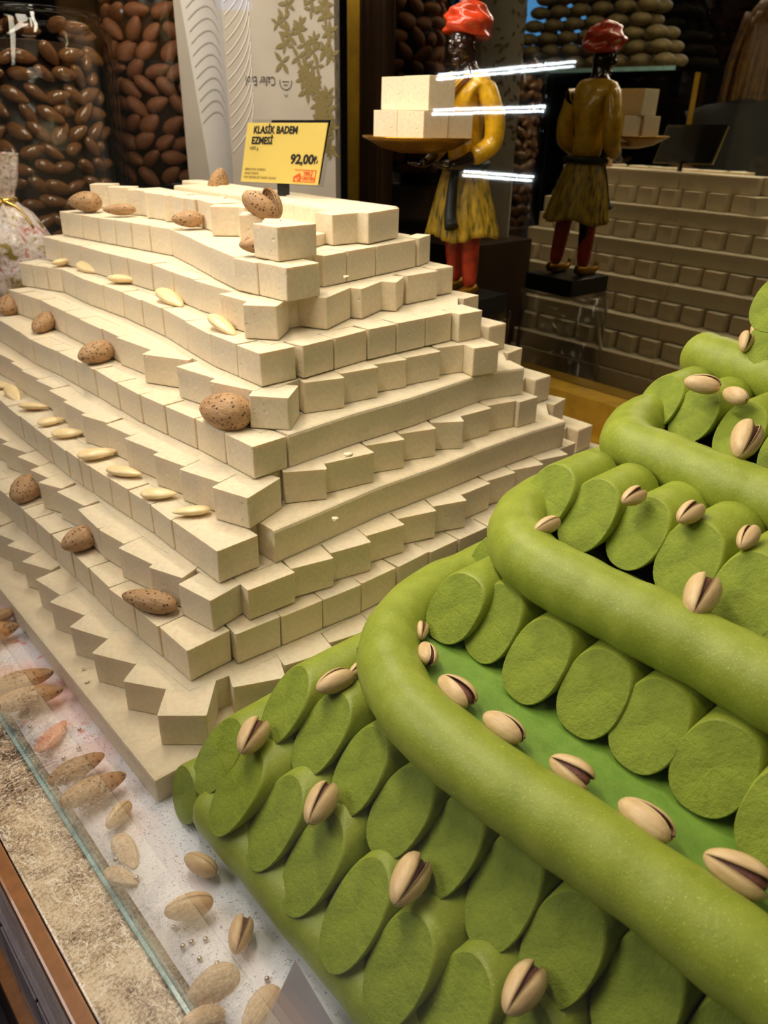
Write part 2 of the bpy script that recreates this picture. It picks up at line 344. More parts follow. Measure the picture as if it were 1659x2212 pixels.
# ---- baked measurements (metres, degrees)
CUBES = [
(11,0,0,9,-0.452,1.2473,2.0,0.0379,0.034,0),(11,0,1,9,-0.4123,1.2088,2.0,0.0384,0.034,0),(11,0,2,9,-0.3721,1.1698,2.0,0.0327,0.034,0),(11,0,3,9,-0.3378,1.1365,2.0,0.0326,0.034,0),
(11,0,4,9,-0.3037,1.1034,2.0,0.0308,0.034,0),(11,0,5,9,-0.2714,1.0721,2.0,0.0532,0.034,0),(11,0,6,9,-0.2145,0.9782,2.0,0.045,0.034,0),(11,0,7,9,-0.1663,0.8987,2.0,0.0302,0.034,0),
(11,0,8,9,-0.1338,0.8451,2.0,0.0199,0.034,0),(11,1,0,3,-0.1113,0.8053,46.5,0.0526,0.04,0),(11,1,1,3,-0.0642,0.9198,41.4,0.0391,0.036,0),(11,1,2,3,-0.0252,0.9354,58.0,0.0703,0.036,0),
(10,0,0,12,-0.4865,1.2041,-38.6,0.0182,0.036,0),(10,0,1,12,-0.472,1.1925,-38.6,0.0382,0.036,0),(10,0,2,12,-0.4418,1.1684,-38.6,0.0425,0.036,0),(10,0,3,12,-0.4082,1.1417,-38.6,0.0385,0.036,0),
(10,0,4,12,-0.3778,1.1175,-38.6,0.037,0.036,0),(10,0,5,12,-0.3486,1.0942,-38.6,0.0415,0.036,0),(10,0,6,12,-0.3158,1.068,-38.6,0.0454,0.036,0),(10,0,7,12,-0.28,1.0395,-60.0,0.0867,0.036,0),
(10,0,8,12,-0.2365,0.964,-60.3,0.07,0.036,0),(10,0,9,12,-0.2016,0.903,-60.3,0.0795,0.036,0),(10,0,10,12,-0.162,0.8336,-42.2,0.0379,0.036,0),(10,0,11,12,-0.133,0.8085,-43.2,0.0446,0.0453,1),
(9,0,0,10,-0.5133,1.194,-42.7,0.0543,0.036,0),(9,0,1,10,-0.4731,1.157,-42.7,0.0565,0.036,0),(9,0,2,10,-0.4313,1.1184,-44.3,0.0864,0.036,0),(9,0,3,10,-0.3691,1.0578,-44.3,0.0457,0.036,0),
(9,0,4,10,-0.3361,1.0256,-44.3,0.0576,0.036,0),(9,0,5,10,-0.2945,0.9851,-51.4,0.0626,0.036,0),(9,0,6,10,-0.2552,0.9359,-51.5,0.0585,0.036,0),(9,0,7,10,-0.2185,0.8898,-47.9,0.0813,0.036,0),
(9,0,8,10,-0.1761,0.818,-44.0,0.059,0.036,0),(9,0,9,10,-0.1439,0.7658,-7.8,0.0366,0.0405,1),(8,0,0,13,-0.5448,1.1688,-27.7,0.0271,0.036,0),(8,0,1,13,-0.5205,1.156,-27.7,0.0304,0.036,0),
(8,0,2,13,-0.4932,1.1417,-27.7,0.0297,0.036,0),(8,0,3,13,-0.4666,1.1277,-50.0,0.0506,0.036,0),(8,0,4,13,-0.4338,1.0886,-50.0,0.0442,0.036,0),(8,0,5,13,-0.4052,1.0544,-45.6,0.0478,0.036,0),
(8,0,6,13,-0.3714,1.02,-45.6,0.0524,0.036,0),(8,0,7,13,-0.3344,0.9823,-49.6,0.0566,0.036,0),(8,0,8,13,-0.2975,0.9389,-49.6,0.057,0.036,0),(8,0,9,13,-0.2603,0.8952,-55.0,0.07,0.036,0),
(8,0,10,13,-0.2199,0.8375,-55.0,0.0659,0.036,0),(8,0,11,13,-0.1819,0.7832,-47.2,0.0492,0.036,0),(8,0,12,13,-0.1487,0.7463,-46.2,0.0424,0.0413,1),(7,0,0,13,-0.5548,1.1447,-41.4,0.033,0.036,0),
(7,0,1,13,-0.5297,1.1226,-41.4,0.0305,0.036,0),(7,0,2,13,-0.5066,1.1022,-41.4,0.0308,0.036,0),(7,0,3,13,-0.4832,1.0815,-48.3,0.0478,0.036,0),(7,0,4,13,-0.4511,1.0455,-48.3,0.0371,0.036,0),
(7,0,5,13,-0.4262,1.0176,-48.3,0.0503,0.036,0),(7,0,6,13,-0.3925,0.9797,-47.1,0.067,0.036,0),(7,0,7,13,-0.3466,0.9303,-47.1,0.0463,0.036,0),(7,0,8,13,-0.3175,0.8936,-42.5,0.0807,0.036,0),
(7,0,9,13,-0.2693,0.8262,-20.2,0.062,0.036,0),(7,0,10,13,-0.2195,0.7807,-38.3,0.0636,0.036,0),(7,0,11,13,-0.1753,0.7334,-26.5,0.0563,0.036,0),(7,0,12,13,-0.131,0.695,-8.0,0.0404,0.0392,1),
(6,0,0,14,-0.6357,1.1892,-48.1,0.0835,0.036,0),(6,0,1,14,-0.5796,1.1268,-48.1,0.0695,0.036,0),(6,0,2,14,-0.5329,1.0748,-48.9,0.0482,0.036,0),(6,0,3,14,-0.5009,1.0382,-48.9,0.0506,0.036,0),
(6,0,4,14,-0.4674,0.9998,-43.8,0.0433,0.036,0),(6,0,5,14,-0.4359,0.9695,-43.8,0.0309,0.036,0),(6,0,6,14,-0.4133,0.9479,-46.4,0.0514,0.036,0),(6,0,7,14,-0.3776,0.9104,-46.4,0.0504,0.036,0),
(6,0,8,14,-0.3425,0.8736,-47.4,0.0605,0.036,0),(6,0,9,14,-0.3013,0.8288,-47.2,0.055,0.036,0),(6,0,10,14,-0.2636,0.7882,-42.7,0.0467,0.036,0),(6,0,11,14,-0.229,0.7562,-42.7,0.0531,0.036,0),
(6,0,12,14,-0.1897,0.72,-44.9,0.0515,0.036,0),(6,0,13,14,-0.1532,0.6831,-44.5,0.0463,0.0389,1),(5,0,0,13,-0.5921,1.0946,-44.7,0.0371,0.036,0),(5,0,1,13,-0.5617,1.072,-44.6,0.0848,0.036,0),
(5,0,2,13,-0.5062,1.007,-44.2,0.0419,0.036,0),(5,0,3,13,-0.4782,0.9751,-40.9,0.0503,0.036,0),(5,0,4,13,-0.4435,0.9378,-41.1,0.0484,0.036,0),(5,0,5,13,-0.4124,0.8991,-43.0,0.0534,0.036,0),
(5,0,6,13,-0.3783,0.8569,-41.7,0.054,0.036,0),(5,0,7,13,-0.3427,0.815,-31.9,0.0449,0.036,0),(5,0,8,13,-0.3063,0.7879,-39.9,0.0497,0.036,0),(5,0,9,13,-0.2736,0.749,-36.8,0.0584,0.036,0),
(5,0,10,13,-0.2319,0.7066,-34.2,0.0477,0.036,0),(5,0,11,13,-0.1971,0.6722,-31.9,0.0527,0.036,0),(5,0,12,13,-0.1579,0.6348,-27.5,0.0418,0.05,1),(4,0,0,14,-0.5944,1.0693,-51.2,0.0757,0.036,0),
(4,0,1,14,-0.5467,1.01,-51.2,0.0509,0.036,0),(4,0,2,14,-0.5146,0.97,-51.2,0.0497,0.036,0),(4,0,3,14,-0.4832,0.9309,-47.9,0.0464,0.036,0),(4,0,4,14,-0.4518,0.8962,-47.9,0.0436,0.036,0),
(4,0,5,14,-0.4223,0.8636,-47.4,0.0485,0.036,0),(4,0,6,14,-0.3892,0.8276,-47.4,0.0491,0.036,0),(4,0,7,14,-0.3557,0.7911,-44.7,0.0312,0.036,0),(4,0,8,14,-0.3333,0.7689,-44.7,0.0235,0.036,0),
(4,0,9,14,-0.3163,0.7521,-44.7,0.0439,0.036,0),(4,0,10,14,-0.2849,0.7209,-43.9,0.038,0.036,0),(4,0,11,14,-0.2572,0.6943,-43.7,0.0425,0.036,0),(4,0,12,14,-0.2262,0.6646,-48.3,0.0421,0.036,0),
(4,0,13,14,-0.1976,0.6332,-47.1,0.0774,0.0434,1),(3,0,0,12,-0.5539,0.9696,-42.8,0.0546,0.036,0),(3,0,1,12,-0.5164,0.9291,-37.6,0.0535,0.036,0),(3,0,2,12,-0.4785,0.89,-33.0,0.0508,0.036,0),
(3,0,3,12,-0.443,0.8507,-35.2,0.046,0.036,0),(3,0,4,12,-0.4121,0.814,-35.6,0.0367,0.036,0),(3,0,5,12,-0.3894,0.782,-28.3,0.0374,0.036,0),(3,0,6,12,-0.3599,0.757,-36.5,0.0544,0.036,0),
(3,0,7,12,-0.3218,0.7163,-47.4,0.0545,0.036,0),(3,0,8,12,-0.2856,0.6751,-40.0,0.046,0.036,0),(3,0,9,12,-0.2552,0.6391,-34.1,0.0524,0.036,0),(3,0,10,12,-0.2158,0.6032,-25.7,0.0408,0.036,0),
(3,0,11,12,-0.1823,0.5776,-36.8,0.044,0.0367,1),(2,0,0,11,-0.5249,0.8935,-45.5,0.0632,0.036,0),(2,0,1,11,-0.4804,0.8481,-45.5,0.044,0.036,0),(2,0,2,11,-0.4493,0.8165,-45.5,0.0521,0.036,0),
(2,0,3,11,-0.4125,0.779,-45.9,0.0313,0.036,0),(2,0,4,11,-0.3905,0.7562,-45.9,0.0469,0.036,0),(2,0,5,11,-0.3575,0.7223,-46.3,0.0489,0.036,0),(2,0,6,11,-0.3234,0.6866,-46.3,0.0432,0.036,0),
(2,0,7,11,-0.2933,0.6551,-48.0,0.0471,0.036,0),(2,0,8,11,-0.2615,0.6199,-44.3,0.0449,0.036,0),(2,0,9,11,-0.229,0.5882,-44.3,0.0431,0.036,0),(2,0,10,11,-0.1975,0.5582,-44.8,0.0471,0.0426,1),
(1,0,0,11,-0.5299,0.8636,-34.8,0.049,0.036,0),(1,0,1,11,-0.495,0.8272,-31.6,0.0503,0.036,0),(1,0,2,11,-0.4598,0.7876,-31.7,0.0447,0.036,0),(1,0,3,11,-0.4269,0.755,-24.8,0.0419,0.036,0),
(1,0,4,11,-0.3958,0.7215,-25.5,0.0428,0.036,0),(1,0,5,11,-0.3655,0.6848,-37.2,0.0482,0.036,0),(1,0,6,11,-0.3354,0.6442,-26.0,0.05,0.036,0),(1,0,7,11,-0.2995,0.6028,-20.9,0.0464,0.036,0),
(1,0,8,11,-0.2643,0.5639,-19.1,0.0478,0.036,0),(1,0,9,11,-0.2259,0.5274,-14.6,0.0507,0.036,0),(1,0,10,11,-0.1843,0.4843,0.8,0.0417,0.0457,1),(10,1,0,4,-0.0702,0.8555,52.6,0.0392,0.036,0),
(10,1,1,4,-0.0461,0.887,52.6,0.0514,0.036,0),(10,1,2,4,-0.0147,0.9282,52.6,0.08,0.036,0),(10,1,3,4,0.0184,1.0041,-25.3,0.0214,0.036,0),(9,1,0,4,-0.064,0.8053,67.1,0.0601,0.034,0),
(9,1,1,4,-0.0286,0.8561,65.3,0.0517,0.034,0),(9,1,2,4,0.0089,0.8962,75.6,0.0394,0.034,0),(9,1,3,4,0.0216,0.934,45.5,0.0564,0.034,0),(8,1,0,6,-0.0836,0.7446,48.3,0.044,0.036,0),
(8,1,1,6,-0.054,0.7778,48.3,0.0491,0.036,0),(8,1,2,6,-0.0211,0.8148,42.1,0.0422,0.036,0),(8,1,3,6,0.0104,0.8433,42.1,0.0449,0.036,0),(8,1,4,6,0.0441,0.8737,42.1,0.0421,0.036,0),
(8,1,5,6,0.0832,0.8938,39.2,0.0372,0.036,0),(7,1,0,6,-0.0833,0.7361,25.5,0.0456,0.036,0),(7,1,1,6,-0.0466,0.766,34.9,0.0469,0.036,0),(7,1,2,6,-0.0157,0.8044,30.3,0.0444,0.036,0),
(7,1,3,6,0.0204,0.8316,36.5,0.0518,0.036,0),(7,1,4,6,0.0555,0.8719,24.1,0.0384,0.036,0),(7,1,5,6,0.0984,0.871,28.7,0.0379,0.036,0),(5,1,0,8,-0.0966,0.6683,16.7,0.0427,0.036,0),
(5,1,1,8,-0.0587,0.692,33.2,0.0582,0.036,0),(5,1,2,8,-0.0203,0.7402,25.1,0.0458,0.036,0),(5,1,3,8,0.0141,0.7758,22.3,0.0458,0.036,0),(5,1,4,8,0.05,0.81,10.2,0.0399,0.036,0),
(5,1,5,8,0.0865,0.8343,37.1,0.0474,0.036,0),(5,1,6,8,0.12,0.8692,29.6,0.0427,0.036,0),(5,1,7,8,0.1598,0.8864,38.1,0.0356,0.036,0),(3,1,0,11,-0.1197,0.5693,37.7,0.0497,0.036,0),
(3,1,1,11,-0.0849,0.6063,30.0,0.0441,0.036,0),(3,1,2,11,-0.0508,0.6363,29.8,0.0456,0.036,0),(3,1,3,11,-0.0173,0.6704,34.0,0.0475,0.036,0),(3,1,4,11,0.0143,0.7093,25.7,0.0465,0.036,0),
(3,1,5,11,0.0527,0.7376,24.0,0.0421,0.036,0),(3,1,6,11,0.0855,0.7684,40.7,0.0484,0.036,0),(3,1,7,11,0.1173,0.8063,33.7,0.0451,0.036,0),(3,1,8,11,0.151,0.8378,24.4,0.0456,0.036,0),
(3,1,9,11,0.1876,0.8685,26.9,0.0458,0.036,0),(3,1,10,11,0.2208,0.9053,44.5,0.037,0.036,0),(2,1,0,10,-0.1288,0.55,37.4,0.0457,0.036,0),(2,1,1,10,-0.0922,0.578,38.3,0.046,0.036,0),
(2,1,2,10,-0.0558,0.6068,38.3,0.0451,0.036,0),(2,1,3,10,-0.0201,0.635,43.3,0.047,0.036,0),(2,1,4,10,0.0144,0.6675,43.3,0.0473,0.036,0),(2,1,5,10,0.0491,0.7002,40.6,0.0421,0.036,0),
(2,1,6,10,0.0814,0.7279,40.6,0.0462,0.036,0),(2,1,7,10,0.1168,0.7582,38.0,0.0478,0.036,0),(2,1,8,10,0.1547,0.7878,38.0,0.0387,0.036,0),(2,1,9,10,0.1855,0.8119,38.0,0.0364,0.036,0),
(1,1,0,10,-0.1294,0.5199,17.4,0.0487,0.036,0),(1,1,1,10,-0.0871,0.5493,29.0,0.0506,0.036,0),(1,1,2,10,-0.0491,0.586,29.7,0.0493,0.036,0),(1,1,3,10,-0.0104,0.6184,36.0,0.0463,0.036,0),
(1,1,4,10,0.0227,0.6523,42.2,0.04,0.036,0),(1,1,5,10,0.0526,0.6795,42.2,0.0514,0.036,0),(1,1,6,10,0.091,0.7143,42.2,0.0508,0.036,0),(1,1,7,10,0.1289,0.7487,40.6,0.0512,0.036,0),
(1,1,8,10,0.168,0.7823,39.6,0.0494,0.036,0),(1,1,9,10,0.2064,0.814,39.6,0.039,0.036,0),]
BARS = [(6,[[-0.0918,0.6803],[-0.0346,0.7405],[0.0289,0.7976],[0.118,0.8906],[0.1674,0.9145]]),(4,[[-0.0998,0.6147],[-0.0592,0.656],[-0.005,0.7131],[0.0592,0.7688],[0.1149,0.8227],[0.1782,0.8784],[0.2259,0.9144]])]
LOGS = [(1,1,-0.1244,0.4381,0.075),(1,2,-0.1041,0.4041,0.075),(1,3,-0.0728,0.3772,0.075),(1,4,-0.0433,0.3446,0.075),(1,5,-0.014,0.3091,0.075),(1,6,0.0125,0.2751,0.075),(1,7,0.0429,0.2506,0.075),(1,8,0.0736,0.2278,0.075),(2,1,-0.0734,0.4549,0.112),(2,2,-0.0433,0.4246,0.112),(2,3,-0.0146,0.3897,0.112),(2,4,0.0132,0.3551,0.112),(2,5,0.0431,0.3294,0.112),(2,6,0.0734,0.299,0.112),(2,7,0.1005,0.2644,0.112),(2,8,0.1342,0.2389,0.112),(2,9,0.1697,0.2084,0.112),(3,1,0.0527,0.4723,0.192),(3,2,0.079,0.4546,0.192),(3,3,0.1028,0.4122,0.192),(3,4,0.1338,0.3808,0.192),(3,5,0.1606,0.3525,0.192),(3,6,0.1871,0.3194,0.192),(3,7,0.2091,0.2819,0.192),(4,1,0.1249,0.5373,0.252),(4,2,0.1509,0.5089,0.252),(4,3,0.1809,0.4838,0.252),(4,4,0.2038,0.4461,0.252),(4,5,0.2253,0.4028,0.252),(4,6,0.2469,0.3697,0.252),(5,1,0.2418,0.6561,0.29),(5,2,0.2629,0.6264,0.29),(5,3,0.2858,0.5867,0.29),(5,4,0.3061,0.5446,0.29),(6,1,0.3356,0.669,0.345),(7,1,0.3113,0.6293,0.385)]
ROLLS = {1:[[0.1491,0.6259,0.166],[0.081,0.5641,0.166],[0.0429,0.5319,0.166],[0.0118,0.4822,0.166],[0.0059,0.4422,0.166],[0.0144,0.4053,0.166],[0.0332,0.3725,0.166],[0.0724,0.3278,0.166],[0.1092,0.2935,0.166],[0.1407,0.2619,0.166],[0.1675,0.232,0.166],[0.1939,0.2017,0.166]],2:[[0.2103,0.6442,0.232],[0.1513,0.5913,0.232],[0.1177,0.553,0.232],[0.1025,0.5176,0.232],[0.1032,0.4855,0.232],[0.1158,0.4599,0.232],[0.1401,0.431,0.232],[0.163,0.4064,0.232],[0.193,0.374,0.232],[0.2183,0.3428,0.232],[0.2406,0.3144,0.232]],3:[[0.2839,0.698,0.272],[0.2388,0.6644,0.272],[0.2112,0.6253,0.272],[0.2057,0.5939,0.272],[0.227,0.5625,0.272],[0.2529,0.5227,0.272],[0.2752,0.4966,0.272],[0.3031,0.4595,0.272]],4:[[0.3043,0.7351,0.312],[0.3098,0.7197,0.312],[0.3397,0.6681,0.312],[0.3688,0.6109,0.312]]}
NUTS = [
('almond', -0.4399, 1.1903, 0.3942, 4.7, 0, 0.0473, 'round whole almond in shell, leftmost on the top ledge of the cream stack'),
('almond', -0.3783, 1.1493, 0.3889, 13.2, 0, 0.0445, 'slim whole almond in shell, second from left on the top ledge'),
('almond', -0.2557, 1.0343, 0.3921, 21.1, 0, 0.0403, 'whole almond in shell, third from left on the top ledge'),
('almond', -0.1394, 0.8447, 0.3908, 18.6, 0, 0.0359, 'whole almond in shell with a raised seam, beside the near top corner block'),
('almond', -0.2641, 1.2812, 0.4119, -54.9, 0, 0.0567, 'almond in shell poking up from the hollow top of the stack'),
('almond', -0.0983, 1.1059, 0.3973, 20.1, 0, 0.019, 'almond in shell with only its tip showing behind the top corner blocks'),
('almond', -0.5556, 1.1416, 0.2546, 80.9, 6.6, 0.049, 'reddish brown round almond in shell at the left picture edge'),
('almond', -0.4675, 1.0427, 0.2543, 83.6, 9.7, 0.0476, 'olive brown almond in shell, beside the reddish one on the sixth tier'),
('almond', -0.3481, 0.9015, 0.2553, 64.4, 0, 0.0512, 'cracked open almond in shell on the sixth tier, right of the olive brown one'),
('almond', -0.1561, 0.7057, 0.2566, -32.2, 0, 0.0585, 'largest pitted almond in shell, sitting near the middle corner of the stack'),
('almond', -0.4189, 0.8064, 0.1181, 84.7, 6.4, 0.0469, 'round almond in shell, leftmost of three on the second tier'),
('almond', -0.3145, 0.6919, 0.1186, 56.4, 0, 0.0407, 'round pitted almond in shell, second of three on the second tier'),
('almond', -0.2125, 0.5851, 0.1171, -17.3, 0, 0.0568, 'long pointed pitted almond in shell above the near corner of the stack'),
('blanched', -0.4678, 1.1507, 0.3171, 53.6, 0, 0.0399, 'blanched almond, leftmost on the eighth tier'),
('blanched', -0.417, 1.1066, 0.3172, -33.3, 6.5, 0.0498, 'blanched almond, second from left on the eighth tier'),
('blanched', -0.3453, 1.0293, 0.3178, -9.1, 0, 0.045, 'glossy blanched almond, third from left on the eighth tier'),
('blanched', -0.2569, 0.9218, 0.3175, -46.0, 12.1, 0.0533, 'flat blanched almond, fourth from left on the eighth tier'),
('blanched', -0.1711, 0.798, 0.3171, -50.0, 13.1, 0.0493, 'long glossy blanched almond nearest the corner on the eighth tier'),
('blanched', -0.5205, 0.9999, 0.1798, -21.8, 0, 0.0356, 'blanched almond cut by the left picture edge on the fourth tier'),
('blanched', -0.4907, 0.9675, 0.1802, -47.3, 17.5, 0.0401, 'curled blanched almond, second on the fourth tier'),
('blanched', -0.4429, 0.9172, 0.1811, -2.6, 0, 0.0379, 'blanched almond, third from the left edge on the fourth tier'),
('blanched', -0.4018, 0.8684, 0.1805, 34.5, 0, 0.0314, 'blanched almond, fourth from the left edge on the fourth tier'),
('blanched', -0.3677, 0.8297, 0.181, 11.6, 0, 0.0355, 'blanched almond, fifth from the left edge on the fourth tier'),
('blanched', -0.3127, 0.7703, 0.1818, 24.9, 0, 0.0418, 'largest blanched almond on the fourth tier'),
('blanched', -0.2704, 0.7271, 0.1807, -18.6, 0, 0.0423, 'shiny ridged blanched almond, second to the right of the largest one'),
('blanched', -0.2209, 0.6769, 0.1806, 2.5, 0, 0.0359, 'pale blanched almond touching a block, second from the corner end of the fourth tier'),
('blanched', -0.181, 0.6419, 0.1806, 13.7, 0, 0.0355, 'teardrop blanched almond nearest the corner on the fourth tier'),
('blanched', 0.0974, 0.7318, 0.0765, 23.4, 0, 0.0227, 'blanched almond half hidden behind the green logs'),
('almond', -0.4096, 0.6837, 0.0266, 52.7, 0, 0.0287, 'brown almond in shell in the sugar, uppermost at the left edge'),
('almond', -0.3978, 0.6549, 0.0283, 37.4, 0, 0.0345, 'brown almond in shell in the sugar, second at the left edge'),
('almond', -0.3418, 0.5734, 0.0299, 31.8, 0, 0.0595, 'long pitted almond in shell, back one of the upper pair in the sugar'),
('almond', -0.3242, 0.552, 0.0296, 25.3, 0, 0.0579, 'long pitted almond in shell, front one of the upper pair in the sugar'),
('almond', -0.2511, 0.4689, 0.0276, 42.9, 0, 0.0481, 'long pitted almond in shell, back one of the lower pair in the sugar'),
('almond', -0.2291, 0.4467, 0.0286, 36.6, 0, 0.0531, 'long brown almond in shell, front one of the lower pair in the sugar'),
('blanched', -0.2897, 0.5116, 0.0212, 76.0, 0, 0.0405, 'blanched almond stained pink lying in the sugar'),
('pistachio', -0.2032, 0.4253, 0.0238, 67.9, 0, 0.0284, 'closed slim pistachio in the sugar below the almond pair'),
('pistachio', -0.1291, 0.3808, 0.0255, -27.5, 0, 0.0304, 'closed plump pistachio leaning against the green base log'),
('pistachio', -0.129, 0.3452, 0.0281, 17.4, 0, 0.0351, 'largest smooth pistachio lying in the sugar'),
('pistachio', -0.0907, 0.3273, 0.0259, 85.5, 0, 0.0286, 'cracked pistachio crusted with sugar beside the green base log'),
('blanched', -0.1903, 0.3985, 0.0161, -51.1, 0, 0.0378, 'sugar crusted shell piece, upper one of the pair near the glass'),
('blanched', -0.1871, 0.3769, 0.0158, -23.6, 0, 0.0295, 'sugar crusted shell piece, lower one of the pair near the glass'),
('almond', -0.1034, 0.2992, 0.0159, 31.6, 0, 0.0347, 'sugar crusted brown shell near the bottom of the picture'),
('almond', -0.1061, 0.2803, 0.013, 11.0, 0, 0.0266, 'sugar crusted pale shell at the bottom picture edge'),
('almond', -0.0707, 0.285, 0.0156, 57.1, 0, 0.0323, 'sugar crusted shell beside the grey paper sign'),
('pistachio', -0.0939, 0.4278, 0.1058, 74.1, 0, 0.0372, 'open pistachio lying on the lowest green cut faces at far left'),
('pistachio', -0.0344, 0.4527, 0.1377, 37.9, 0, 0.0333, 'open pistachio in the groove left of the lowest long roll'),
('pistachio', -0.0176, 0.4671, 0.1379, 49.5, 0, 0.0186, 'pistachio tucked against the outside of the lowest long roll'),
('pistachio', -0.0387, 0.3665, 0.1063, 69.6, 0, 0.037, 'open pistachio upright between the two lowest green rows, left one'),
('pistachio', 0.0193, 0.309, 0.1074, 62.3, 0, 0.0386, 'open pistachio upright between the two lowest green rows, middle one'),
('pistachio', 0.0779, 0.2455, 0.1075, 50.6, 0, 0.0348, 'open pistachio upright between the two lowest green rows, right one'),
('pistachio', 0.0296, 0.4664, 0.1757, 82.1, 11.5, 0.0179, 'small pistachio squeezed behind the bend of the lowest long roll'),
('pistachio', 0.0324, 0.4372, 0.1776, -80.8, 9.0, 0.0267, 'open pistachio upright inside the bend of the lowest long roll'),
('pistachio', 0.0495, 0.3964, 0.1793, -51.5, 0, 0.033, 'pistachio on the bright green ledge, leftmost of the diagonal line'),
('pistachio', 0.0761, 0.3625, 0.1799, -44.0, 0, 0.0318, 'pistachio on the bright green ledge, second of the diagonal line'),
('pistachio', 0.1106, 0.3274, 0.18, -43.9, 0, 0.0294, 'pistachio on the bright green ledge, third of the diagonal line'),
('pistachio', 0.143, 0.292, 0.1819, -48.2, 0, 0.0342, 'large cracked pistachio on the bright green ledge, fourth of the diagonal line'),
('pistachio', 0.1795, 0.2607, 0.182, -37.7, 0, 0.0347, 'large pistachio on the bright green ledge, last of the diagonal line'),
('pistachio', 0.0905, 0.4976, 0.2018, 53.1, 9.0, 0.0279, 'pistachio under the bend of the second long roll'),
('pistachio', 0.1169, 0.4864, 0.2552, 35.4, 5.4, 0.0249, 'plump pistachio on the second long roll below the first cut face'),
('pistachio', 0.1765, 0.492, 0.2769, 37.4, 7.3, 0.0237, 'small open pistachio leftmost under the third long roll'),
('pistachio', 0.2076, 0.4665, 0.2775, 40.6, 9.2, 0.0266, 'open pistachio second from left under the third long roll'),
('pistachio', 0.2339, 0.4343, 0.277, 51.1, 14.8, 0.0242, 'pistachio rightmost under the third long roll'),
('pistachio', 0.194, 0.3949, 0.2579, 57.2, 12.9, 0.0381, 'large pistachio standing on the second long roll at right'),
('pistachio', 0.2637, 0.6232, 0.319, -24.9, 0, 0.0311, 'flat open pistachio at the foot of the fourth long roll'),
('pistachio', 0.2832, 0.6016, 0.3162, -77.4, 5.5, 0.03, 'closed pistachio at the foot of the fourth long roll'),
('pistachio', 0.2677, 0.5356, 0.3042, 57.6, 23.8, 0.0396, 'large open pistachio leaning on the fifth row of green faces'),
('pistachio', 0.3198, 0.6826, 0.3399, 62.2, 35, 0.0233, 'open pistachio with red kernel showing on the fourth long roll'),
('pistachio', 0.3364, 0.6977, 0.3455, 61.8, 35, 0.0263, 'open pistachio beside the one with the red kernel'),]
TIER_H = .034; SLAB_Z = .04
# ---------------------------------------------------------------- setting
MIRROR_N = 1.18
def struct(o): o['kind'] = 'structure'; return o
struct(nabox('floor', -3.5, 3.0, -3.5, 4.5, -.92, -.90, 'floor_tile'))
struct(nabox('ceiling', -3.5, 3.0, -3.5, 4.5, 2.2, 2.25, 'room_dark'))
struct(nabox('wall_back', -3.5, 3.0, 4.5, 4.55, -.9, 2.2, 'room_dark'))
struct(nabox('wall_left', -3.55, -3.5, -3.5, 4.5, -.9, 2.2, 'room_dark'))
struct(nabox('wall_right', 3.0, 3.05, -3.5, 4.5, -.9, 2.2, 'room_dark'))
struct(nabox('wall_front', -3.5, 3.0, -3.55, -3.5, -.9, 2.2, 'room_dark'))
# counter
co = nabox('display_counter', .0505, 1.32, -1.6, 3.2, -.9, -.012, 'dark_wood')
tag(co, 'dark wooden counter body carrying the glass display case', 'counter')
def child(parent, name, me, mat, loc=(0, 0, 0), rotz=0, label=None):
    o = link(name, me, mat, parent, loc, rotz)
    if label: o['label'] = label
    return o
hx = (1.32 - .0505) / 2 + .0055 / 2 + .00275; top = -.012 + .9
child(co, 'marble_top', box_me('marble_top', -hx + .016, hx, -2.4, 2.4, top, top + .012, .0015), 'marble', label='mottled beige and brown marble top with white veins')
child(co, 'wood_edge', box_me('wood_edge', -hx + .003, -hx + .0155, -2.4, 2.4, top - .001, top + .011, .002), 'trim_wood', label='orange brown varnished wooden edge strip')
child(co, 'marble_apron', box_me('marble_apron', -hx + .0035, -hx + .012, -2.4, 2.4, top - .10, top - .002), 'marble_pink', label='pinkish marble apron with white veins')
lower = child(co, 'stone_panel', box_me('stone_panel', -hx + .001, -hx + .006, -2.4, 2.4, top - .30, top - .102), 'stone_panel')
for i in range(28):
    child(co, 'stone_tile', box_me('stone_tile', -hx - .001, -hx + .001, -2.39 + i * .085, -2.39 + i * .085 + .083, top - .20, top - .103, .001, 1), 'stone_panel')
child(co, 'lower_strip', box_me('lower_strip', -hx - .012, -hx + .006, -2.4, 2.4, top - .225, top - .205), 'trim_wood')
